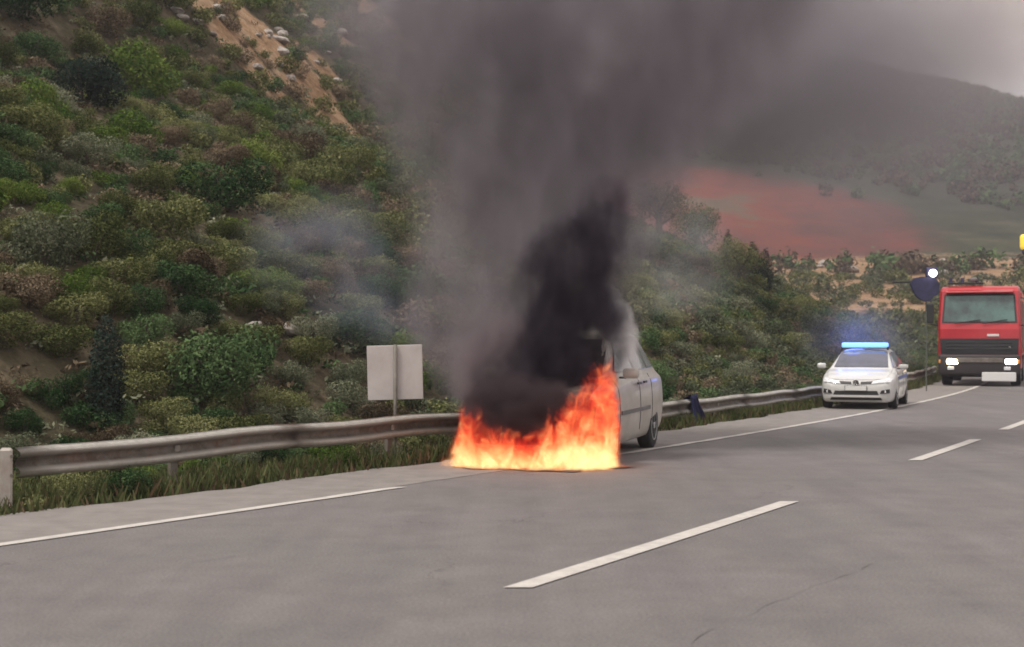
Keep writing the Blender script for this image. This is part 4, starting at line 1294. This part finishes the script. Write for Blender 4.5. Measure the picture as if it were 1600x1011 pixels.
def flames():
    """burning front of the van: local frame of the van (x across, y back, z up)"""
    H = [(-1.62, .05), (-1.45, .42), (-1.25, .78), (-1.0, .66), (-.6, .52), (-.2, .46), (.05, .56), (.3, .80), (.55, 1.0), (.8, 1.22), (1.0, 1.32), (1.12, .7), (1.22, .15)]
    bm = bmesh.new(); nx, na = 30, 12; rings = []
    X = np.linspace(-1.75, 1.35, nx)
    for x in X:
        h = np.interp(x, [a for a, b in H], [b for a, b in H]) + .30
        e = max(.15, math.sqrt(max(0, 1 - ((x + .2) / 1.62) ** 2)))
        y0, y1 = -.98 * e - .02, 1.3 * e
        ring = [bm.verts.new((x, y0, .012)), bm.verts.new((x, y0 - .02, h * .45)), bm.verts.new((x, y0 + .18, h * .85)), bm.verts.new((x, y0 + .45, h)), bm.verts.new((x, y1 - .2, h)), bm.verts.new((x, y1, h * .5)), bm.verts.new((x, y1, .012))]
        rings.append(ring)
    for a, b in zip(rings[:-1], rings[1:]):
        for k in range(7): bm.faces.new((a[k], a[(k + 1) % 7], b[(k + 1) % 7], b[k]))
    bm.faces.new(rings[0]); bm.faces.new(rings[-1][::-1])
    bmesh.ops.recalc_face_normals(bm, faces=bm.faces[:])
    m, nt, out = new_mat('flame_volume')
    tc = nt.nodes.new('ShaderNodeTexCoord')
    mp = nt.nodes.new('ShaderNodeMapping'); mp.inputs['Scale'].default_value = (1, 1, .80)
    nt.links.new(tc.outputs['Object'], mp.inputs['Vector'])
    n1 = noise_n(nt, mp.outputs[0], 2.6, 4, .6, 1.2, col=True)
    s1 = nt.nodes.new('ShaderNodeSeparateColor'); nt.links.new(n1, s1.inputs[0])
    n2 = noise_n(nt, mp.outputs[0], 3.6, 5, .62, 1.6)
    sp_ = nt.nodes.new('ShaderNodeSeparateXYZ'); nt.links.new(tc.outputs['Object'], sp_.inputs[0])
    x, y, z = sp_.outputs
    xw = math_n(nt, 'ADD', x, math_n(nt, 'MULTIPLY', math_n(nt, 'SUBTRACT', s1.outputs[0], .5), .55))
    xt = math_n(nt, 'DIVIDE', math_n(nt, 'ADD', xw, 1.75), 3.1, clamp=True)
    hh = math_n(nt, 'MULTIPLY', curve_node(nt, xt, [((a + 1.75) / 3.1, b / 1.6) for a, b in H]), 1.6)
    hh = math_n(nt, 'MULTIPLY', hh, math_n(nt, 'MULTIPLY_ADD', n2, 1.3, .30))
    hh = math_n(nt, 'MULTIPLY', hh, math_n(nt, 'MULTIPLY_ADD', s1.outputs[1], .8, .62))
    q = math_n(nt, 'DIVIDE', z, math_n(nt, 'MAXIMUM', hh, .03))          # 0 at the base, 1 at the tip
    body = nt.nodes.new('ShaderNodeMapRange'); body.interpolation_type = 'SMOOTHSTEP'
    body.inputs[1].default_value = 1.08; body.inputs[2].default_value = .72; body.inputs[3].default_value = 0; body.inputs[4].default_value = 1
    nt.links.new(q, body.inputs[0])
    # front/back fade and edges
    ye = math_n(nt, 'ABSOLUTE', math_n(nt, 'SUBTRACT', y, .30))
    ye = math_n(nt, 'DIVIDE', math_n(nt, 'SUBTRACT', y, .15), .92)
    xe = math_n(nt, 'DIVIDE', math_n(nt, 'ADD', x, .22), 1.52)
    x4 = math_n(nt, 'POWER', math_n(nt, 'ABSOLUTE', xe), 2.6)
    ye = math_n(nt, 'SQRT', math_n(nt, 'ADD', x4, math_n(nt, 'MULTIPLY', ye, ye)))
    yf = nt.nodes.new('ShaderNodeMapRange'); yf.interpolation_type = 'SMOOTHSTEP'
    yf.inputs[1].default_value = 1.0; yf.inputs[2].default_value = .72; yf.inputs[3].default_value = 0; yf.inputs[4].default_value = 1
    nt.links.new(math_n(nt, 'ADD', ye, math_n(nt, 'MULTIPLY', math_n(nt, 'SUBTRACT', s1.outputs[2], .5), .95)), yf.inputs[0])
    holes = nt.nodes.new('ShaderNodeMapRange'); holes.interpolation_type = 'SMOOTHSTEP'
    holes.inputs[1].default_value = .36; holes.inputs[2].default_value = .50; holes.inputs[3].default_value = .10; holes.inputs[4].default_value = 1
    nt.links.new(n2, holes.inputs[0])
    f = math_n(nt, 'MULTIPLY', math_n(nt, 'MULTIPLY', body.outputs[0], yf.outputs[0]), holes.outputs[0])
    # colour: hotter near the base and the inside
    heat = math_n(nt, 'SUBTRACT', math_n(nt, 'ADD', math_n(nt, 'MULTIPLY_ADD', n2, 2.3, -.62), math_n(nt, 'MULTIPLY', s1.outputs[0], .75)), math_n(nt, 'MULTIPLY', q, .82), clamp=True)
    col = ramp_n(nt, heat, [(0.0, (.70, .012, .014)), (.25, (1.0, .05, .03)), (.47, (1.0, .15, .05)), (.68, (1.0, .32, .10)), (.92, (1.0, .60, .26))])
    st = math_n(nt, 'MULTIPLY', f, math_n(nt, 'MULTIPLY_ADD', heat, 6.0, 1.1))
    em = nt.nodes.new('ShaderNodeEmission'); nt.links.new(col, em.inputs[0]); nt.links.new(st, em.inputs[1])
    ab = nt.nodes.new('ShaderNodeVolumeAbsorption'); ab.inputs[0].default_value = (.3, .1, .05, 1); nt.links.new(math_n(nt, 'MULTIPLY', f, 5.0), ab.inputs['Density'])
    ad = nt.nodes.new('ShaderNodeAddShader'); nt.links.new(em.outputs[0], ad.inputs[0]); nt.links.new(ab.outputs[0], ad.inputs[1])
    nt.links.new(ad.outputs[0], out.inputs['Volume'])
    if hasattr(m.cycles, 'volume_step_rate'): m.cycles.volume_step_rate = .3
    o = obj('flames', bm, m)
    o.location = (.45, 18.68, 0); o.scale = (.84, .90, .95); o.rotation_euler = (0, 0, -math.radians(13.0))
    tag(o, 'bright orange and yellow flames engulfing the front of the minivan', 'fire')
    # scorched ground and debris
    bm = bmesh.new(); c = bm.verts.new((-.25, .1, .013)); ring = []
    for k in range(48):
        a = 2 * math.pi * k / 48; r = 1 + .16 * math.sin(a * 5 + 1) + .1 * math.sin(a * 11)
        ring.append(bm.verts.new((-.25 + 1.62 * r * math.cos(a), .1 + .85 * r * math.sin(a), .013)))
    for k in range(48): bm.faces.new((c, ring[k], ring[(k + 1) % 48]))
    s = obj('scorched_asphalt', bm, pbr('scorched_asphalt', (.045, .035, .03), .8, col2=(.12, .10, .09), vscale=6)); s['kind'] = 'structure'
    s.location = o.location; s.rotation_euler = o.rotation_euler; s.scale = (.66, .8, 1)
flames()
haze = obj('haze', box((150, 420, 50), (1100, 950, 110)), None) if False else None
m, nt, out = new_mat('haze_volume')
pv_ = nt.nodes.new('ShaderNodeVolumePrincipled'); pv_.inputs['Density'].default_value = .0010; pv_.inputs['Color'].default_value = (.42, .41, .46, 1)
nt.links.new(pv_.outputs[0], out.inputs['Volume'])
hz = obj('haze', box((0, 420, 78), (3200, 1300, 164)), m); tag(hz, 'thin grey smoke haze filling the valley air', 'haze', kind='stuff')

puff('glow_smoke', W(1345, 528, 36), (2.3, .9, 1.35), 'thin smoke added to carry the blue glow above the police car', (.75, .78, .9), .18, nscale=.8, warp=.15, floor=.5, seed=12.0)  # added smoke that gives the beacon lamp a blue halo

puff('dark_smoke', W(812, 640, 18.75), (.95, .62, .62), 'low black smoke rolling over the burning bonnet', (.12, .09, .10), 24, nscale=2.2, warp=.42, floor=.2, seed=14.0)

puff('smoke', W(775, 570, 19.6), (.85, .7, 1.15), 'brownish smoke rolling off the left side of the burning bonnet', (.36, .30, .32), 7.0, nscale=1.9, warp=.6, floor=.25, seed=17.0)
